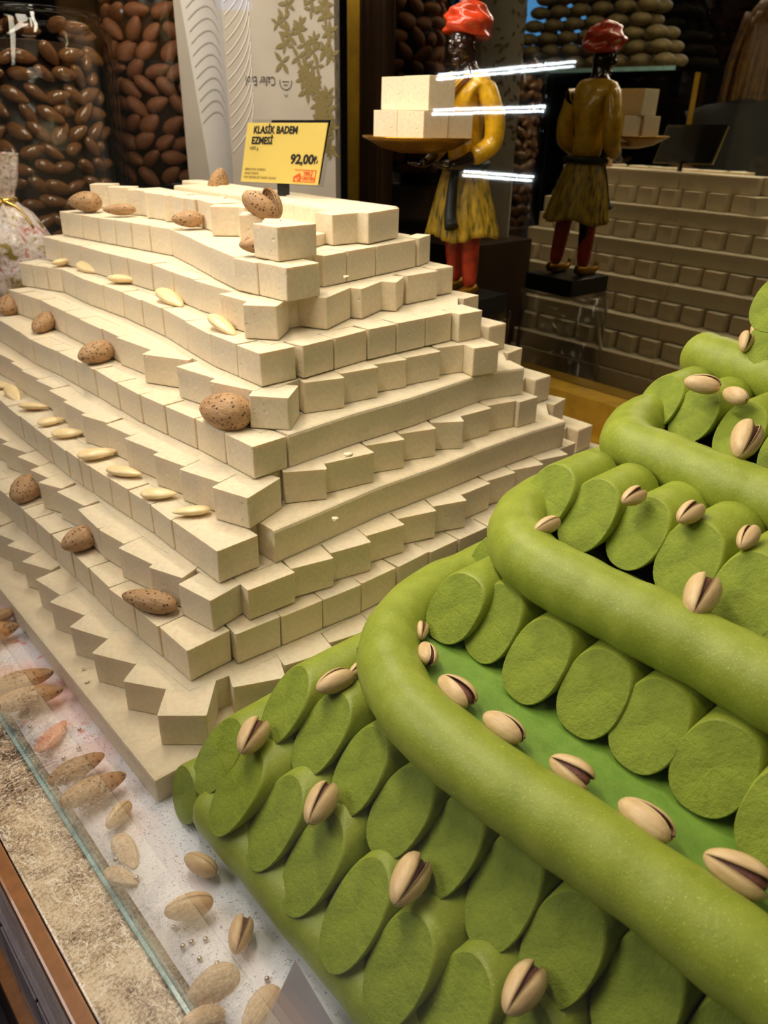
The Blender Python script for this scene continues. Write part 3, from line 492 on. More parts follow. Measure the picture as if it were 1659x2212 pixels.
# sugar bed
def sugar_bed():
    v = []; f = []; na, nn_ = 260, 22; n0, n1, a0, a1 = .1135, .205, -.35, 1.5
    for i in range(na + 1):
        a = a0 + (a1 - a0) * i / na
        for j in range(nn_ + 1):
            t = j / nn_; n = n0 + (n1 - n0) * t
            h = .015 + .0035 * noise.noise(Vector((a * 22, n * 40, 1))) + .0012 * noise.noise(Vector((a * 160, n * 160, 3)))
            if t < .12: h -= .006 * (1 - t / .12)
            p = NA(n, a, max(h, .002)); v.append(p)
    for i in range(na):
        for j in range(nn_): q = i * (nn_ + 1) + j; f.append((q, q + nn_ + 1, q + nn_ + 2, q + 1))
    o = link('sugar_bed', pyd('sugar_bed', v, f, True), 'sugar')
    tag(o, 'bed of white and pink granulated sugar along the glass', 'sugar', kind='stuff')
    rnd = random.Random(3); v = []; f = []
    for k in range(7000):
        a = rnd.uniform(.0, 1.15) ** 1.0; n = rnd.uniform(.115, .175); h = .015 + .0035 * noise.noise(Vector((a * 22, n * 40, 1))) + .0012 * noise.noise(Vector((a * 160, n * 160, 3)))
        s = rnd.uniform(.0002, .00042); m = Matrix.Rotation(rnd.uniform(0, 6), 3, Vector((rnd.random(), rnd.random(), rnd.random() + .1)).normalized())
        c = NA(n, a, h + s * .4); b = len(v)
        for x in (-1, 1):
            for y in (-1, 1):
                for z in (-1, 1): v.append(c + m @ Vector((x * s, y * s, z * s)))
        for q in ((0, 1, 3, 2), (4, 6, 7, 5), (0, 4, 5, 1), (2, 3, 7, 6), (0, 2, 6, 4), (1, 5, 7, 3)): f.append(tuple(b + i for i in q))
    o2 = link('sugar_grains', pyd('sugar_grains', v, f), 'sugar', o); o2['kind'] = 'stuff'
sugar_bed()
# front glass pane
pane = nabox('display_case_front', .1045, .1075, -1.6, 3.2, 0.0005, 1.35, 'pane_glass')
tag(pane, 'tall clear front glass pane of the display case, standing on the marble', 'glass pane')
child(pane, 'polished_edge', box_me('polished_edge', -.0014, .0014, -2.4, 2.4, .0002, .0035), 'glass_edge', label='pale teal polished bottom edge')
child(pane, 'silicone_seam', box_me('silicone_seam', .0016, .0030, -2.4, 2.4, 0, .004), 'dark_wood', label='dark grey seam line')
# mirror with gold rail and post
mir = nabox('mirror_panel', MIRROR_N, MIRROR_N + .006, -1.4, 1.30, .078, 1.5, 'mirror')
tag(mir, 'large dim mirror closing the back of the case behind the figurine', 'mirror')
rail = nabox('gold_rail', 1.135, MIRROR_N + .02, -1.4, 1.335, 0.0005, .077, 'gold', .002)
tag(rail, 'brushed gold metal rail along the foot of the mirror', 'rail')
child(rail, 'rail_step', box_me('rail_step', -.055, -.033, -1.36, 1.36, 0, .014, .001), 'gold')
post = nabox('gold_post', 1.165, 1.20, 1.385, 1.425, .0005, 1.5, 'gold', .002)
tag(post, 'tall gold metal post at the left end of the mirror', 'post')
fr = nabox('dark_frame_post', 1.165, 1.21, 1.312, 1.380, .0005, 1.5, 'frame_dark', .002)
tag(fr, 'dark brown ribbed frame post between the gold post and the mirror', 'frame')
for yy in (-.022, .004, .026): child(fr, 'rib', box_me('rib', -.030, -.022, yy - .004, yy + .004, 0, 1.5), 'frame_dark')

# ---------------------------------------------------------------- cream almond paste stack
def paste_block(w, d, h, rnd, top=.0032, bot=.0010):
    bm = bmesh.new(); bmesh.ops.create_cube(bm, size=1)
    for v in bm.verts:
        v.co = Vector((v.co.x * w, v.co.y * d, (v.co.z + .5) * h))
        if v.co.z > h * .5: v.co += Vector((rnd.uniform(-.0007, .0007), rnd.uniform(-.0007, .0007), rnd.uniform(-.0008, .0002)))
    te = [e for e in bm.edges if all(v.co.z > h * .5 for v in e.verts)]
    oe = [e for e in bm.edges if e not in te]
    bmesh.ops.bevel(bm, geom=oe, offset=bot, segments=2, profile=.5, affect='EDGES', clamp_overlap=True)
    te = [e for e in bm.edges if all(v.co.z > h - .0022 for v in e.verts) and e.calc_length() > min(w, d) * .55 and e.is_manifold and abs(sum((f.normal.z for f in e.link_faces)) - 1) < .25]
    if te: bmesh.ops.bevel(bm, geom=te, offset=top, segments=3, profile=.5, affect='EDGES', clamp_overlap=True)
    return tomesh(bm, 'almond_paste_block')
rnd = random.Random(11)
CORE = {}
SIDE = {0: 'left side', 1: 'right side'}
def tn(k): return ORD[k - 1]
for (k, side, i, n, ax, ay, yaw, bw, bd, cor) in CUBES:
    y = R(yaw); u = Vector((math.cos(y), math.sin(y), 0)); v = Vector((-math.sin(y), math.cos(y), 0))
    base = Vector((ax, ay, SLAB_Z + TIER_H * (k - 1))) + u * bw / 2 + v * bd / 2
    o = link('almond_paste_block', paste_block(bw - .0011, bd, TIER_H - .0003 - rnd.uniform(0, .0009), rnd, .0032, .0015), 'paste', None, base, yaw + rnd.uniform(-1.4, 1.4))
    CORE.setdefault(k, []).append((side, i, base + v * bd * .15))
    idx = (n - 1 - i) if side == 0 else i
    if cor: lab = 'cream almond paste block at the near corner of the %s tier' % tn(k)
    else:
        if side == 0: q = 'next to the corner block' if idx == 1 else '%s from the corner' % ORD[idx]
        else: q = '%s from the corner' % ORD[idx]
        lab = 'cream almond paste block, %s, %s of the %s tier from below' % (q, SIDE[side], tn(k))
        if idx == 1 and side == 0: lab = 'cream almond paste block beside the corner one, left side, %s tier from below' % tn(k)
    tag(o, lab, 'sweet', 'cream almond paste blocks of the stepped stack')
def bar(pts, z, name='almond_paste_bar', width=.036):
    P = [Vector((p[0], p[1], 0)) for p in pts]; Q = []
    for i in range(len(P) - 1):
        for s in range(4): Q.append(P[i].lerp(P[i + 1], s / 4))
    Q.append(P[-1]); P = Q; c = sum(P, Vector()) / len(P); c.z = z
    v = []; f = []; h = TIER_H - .0003; prof = [(0, 0), (0, h - .0035), (.0010, h - .001), (.0035, h), (width - .003, h), (width, h - .003), (width, 0)]
    m = len(prof)
    for i, p in enumerate(P):
        d = (P[min(i + 1, len(P) - 1)] - P[max(i - 1, 0)]).normalized(); nrm = Vector((-d.y, d.x, 0))
        for (x, zz) in prof: v.append(p + nrm * x + Vector((0, 0, zz)) - Vector((c.x, c.y, 0)))
    for i in range(len(P) - 1):
        for j in range(m - 1): f.append((i * m + j, (i + 1) * m + j, (i + 1) * m + j + 1, i * m + j + 1))
        f.append((i * m + m - 1, (i + 1) * m + m - 1, (i + 1) * m, i * m))
    f.append(tuple(range(m))); f.append(tuple(reversed(range((len(P) - 1) * m, len(P) * m))))
    return link(name, pyd(name, v, f), 'paste', None, c)
for k, pts in BARS:
    tag(bar(pts, SLAB_Z + TIER_H * (k - 1)), 'long uncut cream almond paste bar along the right side of the %s tier' % tn(k), 'sweet')
    for j, p in enumerate(pts): CORE[k].append((1, j, Vector((p[0], p[1], 0)) + NV * 0 + Vector((-.0137, .0147, 0)) * 1.3))
# far side that faces the mirror: odd tiers are bars, even tiers are blocks
FARN = {k: .925 - .0235 * (k - 1) for k in range(1, 12)}
RA = {1: .50, 2: .515, 3: .545, 4: .57, 5: .59, 6: .615, 7: .635, 8: .655, 9: .69, 10: .735, 11: .745}
LA = {1: 1.265, 2: 1.26, 3: 1.255, 4: 1.25, 5: 1.245, 6: 1.24, 7: 1.24, 8: 1.235, 9: 1.235, 10: 1.23, 11: 1.225}
for k in range(1, 12):
    z = SLAB_Z + TIER_H * (k - 1); n1 = FARN[k]; a0, a1 = RA[k], LA[k]
    if k % 2:
        cuts = [a0, a0 + (a1 - a0) * .36, a0 + (a1 - a0) * .67, a1]
        for j in range(3):
            m = box_me('almond_paste_bar', -.017, .017, -(cuts[j + 1] - cuts[j]) / 2 + .0004, (cuts[j + 1] - cuts[j]) / 2 - .0004, 0, TIER_H - .0004, .0025, 2)
            o = link('almond_paste_bar', m, 'paste', None, NA(n1 - .017, (cuts[j] + cuts[j + 1]) / 2, z), YN + rnd.uniform(-.6, .6))
            tag(o, 'cream almond paste bar, %s from the right, mirror facing side, %s tier from below' % (ORD[j], tn(k)), 'sweet', 'almond paste bars facing the mirror')
    else:
        cnt = int((a1 - a0) / .050); st = (a1 - a0) / cnt
        for j in range(cnt):
            me = paste_block(.034, .0405, TIER_H - .0004, rnd)
            o = link('almond_paste_block', me, 'paste', None, NA(n1 - .021, a0 + st * (j + .5), z), YN + 9 + rnd.uniform(-2, 2))
            tag(o, 'cream almond paste block, %s from the right, mirror facing side, %s tier from below' % (ORD[j], tn(k)), 'sweet', 'almond paste blocks facing the mirror')
# inner fill of the stack
def core():
    bm = bmesh.new()
    for k in range(1, 12):
        L = [p for s, i, p in sorted([c for c in CORE[k] if c[0] == 0], key=lambda t: t[1])]
        Rr = [p for s, i, p in sorted([c for c in CORE[k] if c[0] == 1], key=lambda t: t[1])]
        poly = L + Rr + [NA(FARN[k] - .03, RA[k] + .02), NA(FARN[k] - .03, LA[k] - .004)]
        lf = L[0]; poly.append(NA(lf.dot(NV) + .012, LA[k] - .004))
        z0 = SLAB_Z + TIER_H * (k - 1); z1 = z0 + TIER_H - .0009
        if k == 11: z1 = z0 + .012
        vs = [bm.verts.new((p.x, p.y, z0)) for p in poly]; f = bm.faces.new(vs)
        r = bmesh.ops.extrude_face_region(bm, geom=[f])
        for g in r['geom']:
            if isinstance(g, bmesh.types.BMVert): g.co.z = z1
    bmesh.ops.triangulate(bm, faces=bm.faces[:], ngon_method='EAR_CLIP'); bmesh.ops.recalc_face_normals(bm, faces=bm.faces[:])
    o = link('stack_core', tomesh(bm, 'stack_core'), 'paste')
    tag(o, 'cream almond paste filling the inside and hollow top of the stack', 'sweet')
core()
# rim of the top tier behind the hollow
for j in range(4):
    a0 = .80 + j * .105
    o = link('almond_paste_bar', box_me('almond_paste_bar', -.03, .03, -.0518, .0518, 0, TIER_H, .003, 2), 'paste', None, NA(.640, a0, SLAB_Z + TIER_H * 10 - .002), YN + rnd.uniform(-2, 2))
    tag(o, 'cream almond paste bar, %s from the right on the inner rim of the hollow top' % ORD[j], 'sweet', 'inner rim bars of the hollow top')
for j in range(5):
    o = link('almond_paste_block', paste_block(.044, .05, TIER_H * .98, rnd), 'paste', None, NA(.545 + .0 * j, .86 + j * .060, SLAB_Z + TIER_H * 10 + .0), YN + rnd.uniform(-14, 14))
    tag(o, 'cream almond paste block, %s from the right in the middle of the hollow top' % ORD[j], 'sweet', 'blocks inside the hollow top')
# base slab
sl = nabox('almond_paste_slab', .1665, .934, .449, 1.27, .0005, SLAB_Z - .0003, 'paste', .003)
tag(sl, 'large flat cream almond paste slab under the stepped stack', 'sweet')
# crumbs
for ci, (n, a, z, s) in enumerate(((.46, .565, .381, 3), (.40, .49, .245, 4), (.355, .452, .211, 3), (.18, .62, .041, 2), (.175, .60, .041, 2), (.21, .50, .041, 3))):
    bm = bmesh.new(); bmesh.ops.create_icosphere(bm, subdivisions=1, radius=.0012 * s)
    for v in bm.verts: v.co += Vector([rnd.uniform(-.0008, .0008) for _ in range(3)]); v.co.z *= .5
    tag(link('paste_crumb', tomesh(bm, 'paste_crumb'), 'paste', None, NA(n, a, z)), 'tiny cream crumb on the stack, ' + ('right side of the tenth tier', 'sixth tier ledge at right', 'long bar of the fourth tier', 'slab left of the near corner, farther one', 'slab left of the near corner, nearer one', 'slab beside the near corner block')[ci], 'crumb', 'cream crumbs on the stack')

# ---------------------------------------------------------------- green pistachio paste pile
def superpt(a, r, e):
    c, s = math.cos(a), math.sin(a)
    k = (abs(c) ** e + abs(s) ** e) ** (-1 / e)
    return r * k * c, r * k * s
def log_piece(r, length, tilt, skew, e, seed, bend=0.0):
    rn = random.Random(seed); seg = 36; t = math.tan(R(tilt)); sk = math.tan(R(skew))
    ph = rn.uniform(0, 6)
    def ring(x_off, sc):
        out = []
        for i in range(seg):
            a = 2 * math.pi * i / seg; y, z = superpt(a, r * sc * (1 + .02 * math.sin(2 * a + ph)), e)
            out.append((y, z, x_off))
        return out
    v = []; f = []
    rings = [(0.0, .955), (.0009, .985), (.0028, 1.0), (.010, 1.0)]
    for x, s in rings:
        for (y, z, xo) in ring(x, s): v.append((z * t + y * sk + xo, y, z))
    for q in (.25, .5, .75, .97, 1.0):
        s = 1.0 if q < .98 else .93
        for (y, z, xo) in ring(0, s): v.append((length * q + (z * t + y * sk) * (1 - q), y, z))
    m = len(v) // seg
    for j in range(m - 1):
        for i in range(seg): k = (i + 1) % seg; f.append((j * seg + i, (j + 1) * seg + i, (j + 1) * seg + k, j * seg + k))
    f.append(tuple(range((m - 1) * seg, m * seg)))
    body = pyd('green_log', v, f, True)
    # cut face: concentric rings with a crumbly surface
    v = []; f = []; NR = 7
    v.append((0, 0, 0))
    for j in range(1, NR + 1):
        s = .956 * j / NR
        for i in range(seg):
            a = 2 * math.pi * i / seg; y, z = superpt(a, r * s * (1 + .02 * math.sin(2 * a + ph)), e)
            jit = rn.uniform(-.00025, .00025) if j < NR else 0
            v.append((z * t + y * sk + jit - .0004 * math.sin(math.pi * j / NR), y, z))
    for i in range(seg): f.append((0, 1 + (i + 1) % seg, 1 + i))
    for j in range(NR - 1):
        for i in range(seg):
            k = (i + 1) % seg; b = 1 + j * seg; f.append((b + i, b + k, b + seg + k, b + seg + i))
    return body, pyd('cut_face', v, f, True)
ROWS = {1: (.0222, .115, 47, 12, 2.2), 2: (.0222, .115, 47, 12, 2.2), 3: (.0222, .115, 40, 4, 2.45), 4: (.0224, .066, 42, 10, 2.25), 5: (.0212, .066, 42, 18, 2.2), 6: (.021, .07, 38, 6, 2.2), 7: (.021, .07, 38, 6, 2.2)}
rownames = {1: 'lowest', 2: 'second', 3: 'third', 4: 'fourth', 5: 'fifth', 6: 'sixth', 7: 'seventh'}
LASTN = {}
for (k, i, x, y, z) in LOGS: LASTN[k] = i
for (k, i, x, y, z) in LOGS:
    r, L, tl, sk, e = ROWS[k]; rn = random.Random(k * 31 + i)
    if i == 1 and k in (1, 2, 3): L = {1: .30, 2: .27, 3: .20}[k]
    body, cut = log_piece(r * rn.uniform(.985, 1.02), L, tl + rn.uniform(-3, 3), sk + rn.uniform(-5, 5), e, k * 100 + i)
    o = link('green_paste_log', body, 'green_skin', None, (x, y, z), YN + rn.uniform(-2.5, 2.5))
    lab = 'slant cut green pistachio paste log, %s from left, %s row from below' % (ORD[i - 1], rownames[k])
    if k >= 6: lab = 'slant cut green pistachio paste log cut by the right picture edge, %s row' % rownames[k]
    tag(o, lab, 'sweet', 'slant cut green paste logs')
    child(o, 'cut_face', cut, 'green_cut', label='rough darker green cut face')
# filling of each row below the rounded logs that bends up (short log seen left of the second roll)
b_, c_ = log_piece(.021, .16, 30, 0, 2.2, 901)
o = link('green_paste_log', b_, 'green_skin', None, (.088, .540, .190), YN); tag(o, 'short green paste log end peeping out left of the second long roll', 'sweet'); child(o, 'cut_face', c_, 'green_cut')
b_, c_ = log_piece(.0215, .10, 18, 0, 2.1, 902)
o = link('green_paste_log', b_, 'green_skin', None, NA(.178, .4235, .038), YN - 6); tag(o, 'small green paste log lying in the sugar at the left foot of the pile', 'sweet'); child(o, 'cut_face', c_, 'green_cut')
def roll(name, pts, r, lab, flat_end=True):
    c = Vector(pts[0]) * 0
    for p in pts: c += Vector(p)
    c /= len(pts); c.z -= r
    def rad(t):
        e = min(t, 1 - t)
        if e < .02: return r * (.86 + .14 * math.sqrt(max(0, e / .02)))
        return r * (1 + .018 * math.sin(t * 37) + .012 * math.sin(t * 91))
    me = tube(name, [Vector(p) - c for p in pts], rad, 28, sub=7)
    o = link(name, me, 'green_skin', None, c); tag(o, lab, 'sweet'); return o
rolln = {1: 'lowest', 2: 'second', 3: 'third', 4: 'fourth'}
for k in ROLLS: roll('green_paste_roll', ROLLS[k], {1: .0232, 2: .0235, 3: .0232, 4: .0232}[k], '%s long bent roll of green pistachio paste, counted from below' % rolln[k])
roll('green_paste_roll', [NA(.1935, .402 - .05 * j, .0385) for j in range(12)], .0228, 'straight green paste roll at the foot of the pile beside the sugar')
o = nabox('green_paste_sheet', .292, .452, -.25, .350, .158, .1685, 'green_board', .002)
tag(o, 'bright green paste sheet forming the ledge inside the lowest roll', 'sweet')
def shade_filler_steps():  # added steps that close the pile, dark to stand for shade in its gaps
    bm = bmesh.new()
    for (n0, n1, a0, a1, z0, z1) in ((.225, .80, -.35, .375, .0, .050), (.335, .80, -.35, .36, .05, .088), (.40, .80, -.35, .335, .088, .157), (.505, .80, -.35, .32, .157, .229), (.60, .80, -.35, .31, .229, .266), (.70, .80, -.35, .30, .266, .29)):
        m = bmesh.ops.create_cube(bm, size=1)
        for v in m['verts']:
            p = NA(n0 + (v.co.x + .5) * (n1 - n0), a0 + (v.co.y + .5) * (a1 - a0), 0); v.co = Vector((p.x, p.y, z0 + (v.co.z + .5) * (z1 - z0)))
    o = link('shade_filler', tomesh(bm, 'shade_filler'), 'gap_shade'); tag(o, 'unseen stepped filler added under the green pile, near black for shade between logs', 'shade filler')
shade_filler_steps()
# ---------------------------------------------------------------- nuts
def nut_me(name, L, wr, hr, point, seed, seam=.0, seg=22, rings=15):
    rn = random.Random(seed); v = []; f = []
    for j in range(rings + 1):
        t = j / rings; x = -math.cos(math.pi * t)
        prof = math.sqrt(max(0, 1 - x * x)); prof *= (1 - point * .5 * (x + 1) ** 1.3 * .8) ; prof = max(prof, 0)
        for i in range(seg):
            a = 2 * math.pi * i / seg; c, s = math.cos(a), math.sin(a)
            k = 1 + seam * max(0, 1 - abs(math.sin(a)) * 7) * (1 if c < 0 else .6)
            k *= 1 + .03 * noise.noise(Vector((x * 2 + seed, c * 2, s * 2)))
            v.append((x * L / 2, c * prof * wr * L / 2 * k, s * prof * hr * L / 2 * k))
    for j in range(rings):
        for i in range(seg): q = (i + 1) % seg; f.append((j * seg + i, j * seg + q, (j + 1) * seg + q, (j + 1) * seg + i))
    me = pyd(name, v, f, True)
    bm = bmesh.new(); bm.from_mesh(me); bmesh.ops.remove_doubles(bm, verts=bm.verts[:], dist=1e-5); bm.to_mesh(me); bm.free()
    me.polygons.foreach_set('use_smooth', [True] * len(me.polygons)); return me
def half_shell(L, wr, side, seed):
    v = []; f = []; seg = 14; rings = 14
    for lay in (1.0, .88):
        for j in range(rings + 1):
            t = .02 + .96 * j / rings; x = -math.cos(math.pi * t); prof = math.sqrt(max(0, 1 - x * x)) * (1 - .16 * (x + 1) * .5)
            for i in range(seg + 1):
                a = math.pi * i / seg
                v.append((x * L / 2 * (lay if lay == 1 else .94), math.cos(a) * prof * wr * L / 2 * lay, side * math.sin(a) * prof * wr * L / 2 * lay * .95))
    m = seg + 1; off = (rings + 1) * m
    for j in range(rings):
        for i in range(seg):
            q = (j * m + i, j * m + i + 1, (j + 1) * m + i + 1, (j + 1) * m + i)
            f.append(q if side > 0 else tuple(reversed(q)))
            q2 = tuple(off + w for w in q); f.append(tuple(reversed(q2)) if side > 0 else q2)
        for i in (0, seg):
            q = (j * m + i, (j + 1) * m + i, off + (j + 1) * m + i, off + j * m + i); f.append(q)
    return pyd('shell_half', v, f, True)
cache = {}
ncount = 0
for (kind, x, y, z, yaw, tilt, L, lab) in NUTS:
    ncount += 1; rn = random.Random(ncount)
    if kind == 'pistachio':
        e = empty('pistachio', (x, y, z), yaw); e.rotation_euler = (R(rn.uniform(55, 115)), R(tilt), R(yaw + 180))
        closed = ('closed' in lab or 'plump' in lab or 'smooth' in lab)
        op = R(.6 if closed else rn.uniform(3.5, 7.5))
        for s in (1, -1):
            h = link('shell_half', half_shell(L * .95, .57, s, ncount), 'pistachio_shell', e)
            h.location = (0, 0, 0); 
            piv = Vector((L / 2 * .9, 0, 0)); rot = Matrix.Rotation(s * op, 4, 'Y')
            h.matrix_local = Matrix.Translation(piv) @ rot @ Matrix.Translation(-piv)
        if not closed: child(e, 'kernel', nut_me('kernel', L * .84, .46, .50, .25, ncount), 'kernel', (0, 0, 0))
        cat = 'pistachio'; o = e
    else:
        sug = 'sugar crusted' in lab
        if kind == 'almond':
            wr = (rn.uniform(.80, .86) if ('round' in lab or 'largest' in lab) else rn.uniform(.66, .74)) if 'long' not in lab and 'slim' not in lab else .46
            me = nut_me('almond_in_shell', L, wr, wr * .86, .36, ncount, .07); mat = 'sugared' if sug else 'almond_shell'; cat = 'almond'; nm = 'almond_in_shell'
        else:
            me = nut_me('blanched_almond', L, .52, .27, .42, ncount, .0); mat = 'sugared' if sug else 'blanched'; cat = 'almond'; nm = 'blanched_almond'
            if 'stained pink' in lab: mat = 'blanched_pink'
            if sug: nm = 'nut_shell_piece'; cat = 'nut shell'
        o = link(nm, me, mat, None, (x, y, z)); o.rotation_euler = (R(rn.uniform(-18, 18)), R(tilt), R(yaw + (180 if (kind == 'almond' and 'in the sugar' not in lab) or 'teardrop' in lab or 'nearest' in lab and 'fourth' in lab else 0)))
        if 'poking up' in lab: o.rotation_euler = (R(10), R(-62), R(yaw))
    cat = cat
    tag(o, lab, cat, {'almond': 'almonds in shell', 'blanched': 'blanched almonds', 'pistachio': 'pistachios'}[kind])
# the split almond in the hollow top: two shell halves leaning open
e = empty('split_almond', (-.138, .91, .424), -40); e.rotation_euler = (R(95), R(32), R(-35)); tag(e, 'split almond shell standing open in the hollow top of the stack', 'almond')
for s in (1, -1):
    h = link('shell_half', half_shell(.046, .62, s, 3), 'almond_shell', e)
    piv = Vector((.021, 0, 0)); h.matrix_local = Matrix.Translation(piv) @ Matrix.Rotation(s * R(20), 4, 'Y') @ Matrix.Translation(-piv)
child(e, 'kernel', nut_me('kernel', .034, .5, .3, .5, 9), 'kernel')
# silver sugar pearls
rp = random.Random(5)
pearl = None
PE = [(.128, .545), (.124, .532), (.133, .520), (.142, .552), (.146, .538), (.152, .575), (.120, .60), (.125, .615), (.130, .635), (.118, .41), (.122, .395), (.128, .455), (.131, .440), (.118, .425), (.124, .345), (.130, .338), (.136, .330), (.128, .325), (.136, .318), (.122, .33), (.126, .312), (.133, .305), (.152, .268), (.118, .26), (.121, .252), (.150, .232), (.138, .195), (.16, .16), (.115, .50), (.119, .515)]
PE.sort(key=lambda q: q[1])
ORDP = ORD + ['twenty ' + x for x in ORD[:9]] + ['thirtieth']
for i, (n, a) in enumerate(PE):
    if pearl is None:
        bm = bmesh.new(); bmesh.ops.create_icosphere(bm, subdivisions=3, radius=.0019); pearl = tomesh(bm, 'sugar_pearl', True); pearl.materials.append(MATS['silver'])
    o = link('sugar_pearl', pearl, None, None, NA(n, a + rp.uniform(-.004, .004), .0185 + .0035 * noise.noise(Vector((a * 22, n * 40, 1))) - .002))
    tag(o, 'small silver sugar pearl in the sugar, %s counted from the bottom picture edge' % ORDP[i], 'sugar pearl', 'silver sugar pearls')
# grey paper sign at the bottom edge
v = [(-.030, 0, 0), (.030, 0, 0), (.004, 0, .052), (-.030, .0008, 0), (.030, .0008, 0), (.004, .0008, .052)]
o = link('paper_sign', pyd('paper_sign', v, [(0, 1, 2), (5, 4, 3), (0, 3, 4, 1), (1, 4, 5, 2), (2, 5, 3, 0)]), 'grey_paper', None, (-.046, .258, .016), 0)
o.rotation_euler = (R(-40), 0, R(12)); tag(o, 'pointed grey paper sign corner at the bottom edge beside the sugar', 'sign')

# ---------------------------------------------------------------- price card
TL, TR_, BL, BR = Vector((-.1947, 1.1675, .5006)), Vector((-.079, 1.0705, .5035)), Vector((-.2117, 1.1818, .4259)), Vector((-.0944, 1.0834, .4307))
cardc = Vector((-.146, 1.13, .4145)); ce = empty('price_card', cardc)
tag(ce, 'yellow price card in a black holder on top of the cream stack', 'price card')
def cm(s, t, d=0.0):
    p = BL.lerp(BR, s).lerp(TL.lerp(TR_, s), t); nrm = (BR - BL).cross(TL - BL).normalized()
    return p + nrm * d - cardc
def quadbox(name, s0, s1, t0, t1, d0, d1, mat, par=ce):
    c = [cm(s, t, d) for d in (d0, d1) for (s, t) in ((s0, t0), (s1, t0), (s1, t1), (s0, t1))]
    return child(par, name, pyd(name, c, [(3, 2, 1, 0), (4, 5, 6, 7), (0, 1, 5, 4), (1, 2, 6, 5), (2, 3, 7, 6), (3, 0, 4, 7)]), mat)
card = quadbox('card', 0, 1, 0, 1, -.0012, 0, 'yellow_card')
quadbox('holder_plate', .03, .985, .02, .985, -.006, -.0016, 'black'); quadbox('holder_rim', .30, .99, .93, 1.04, -.006, -.0018, 'black')
quadbox('clear_plate', .02, 1.02, -.03, 1.05, -.0085, -.0070, 'acrylic')
stem = child(ce, 'holder_stem', box_me('holder_stem', -.008, .008, -.003, .004, -.002, .02), 'black', (.0, .008, .0))
FONT = {}
def text_mesh(s, bold=True):
    cu = bpy.data.curves.new('t', 'FONT'); cu.body = s; cu.size = 1; cu.offset = .036 if bold else 0.0; cu.resolution_u = 3
    ob = bpy.data.objects.new('t', cu); COL.objects.link(ob); dg = bpy.context.evaluated_depsgraph_get()
    me = bpy.data.meshes.new_from_object(ob.evaluated_get(dg)); bpy.data.objects.remove(ob); bpy.data.curves.remove(cu)
    return me
def put_text(name, s, s0, t0, width, height, mapf, mat, par, bold=True, d=.0006):
    me = text_mesh(s, bold); me.materials.clear()
    xs = [v.co.x for v in me.vertices]; ys = [v.co.y for v in me.vertices]
    if not xs: return
    x0, x1, y1 = min(xs), max(xs), .70
    for v in me.vertices: v.co = mapf(s0 + (v.co.x - x0) / (x1 - x0) * width, t0 + v.co.y / y1 * height, d)
    return child(par, name, me, mat)
W1 = [('KLASİK BADEM', .10, .830, .56, .115), ('EZMESİ', .09, .655, .275, .115), ('92,00', .625, .345, .285, .150)]
for s, s0, t0, wd, ht in W1: put_text('lettering', s, s0, t0, wd, ht, cm, 'ink', card)
for s, s0, t0, wd, ht in [('₺', .905, .345, .055, .13), ('1000 g', .075, .555, .115, .055), ('BİRİM FİYATI: 92,00₺/KG', .045, .205, .275, .038), ('MENŞEİ: TÜRKİYE', .045, .135, .19, .038), ('FİYAT DEĞİŞİKLİĞİ TARİHİ: 15.05.2018', .04, .065, .43, .038)]:
    put_text('lettering', s, s0, t0, wd, ht, cm, 'ink', card, False)
put_text('lettering', 'YERLİ', .805, .155, .115, .06, cm, 'red_ink', card, True); put_text('lettering', 'ÜRETİM', .80, .075, .145, .055, cm, 'red_ink', card, True)
for (a, b, c, d) in ((.70, .96, .235, .245), (.70, .96, .040, .050), (.952, .96, .04, .245)): quadbox('emblem_frame', a, b, c, d, 0, .0006, 'red_ink', card)
pts = [(.695, .04), (.785, .04), (.785, .13), (.77, .19), (.74, .17), (.715, .14), (.695, .13)]
child(card, 'emblem', pyd('emblem', [cm(s, t, .0006) for s, t in pts], [tuple(range(len(pts)))]), 'red_ink')
pts = [(.715, .10), (.73, .10), (.738, .075), (.758, .125), (.768, .12), (.742, .05), (.733, .05)]
child(card, 'emblem_tick', pyd('emblem_tick', [cm(s, t, .0010) for s, t in pts], [tuple(range(len(pts)))]), 'yellow_card')

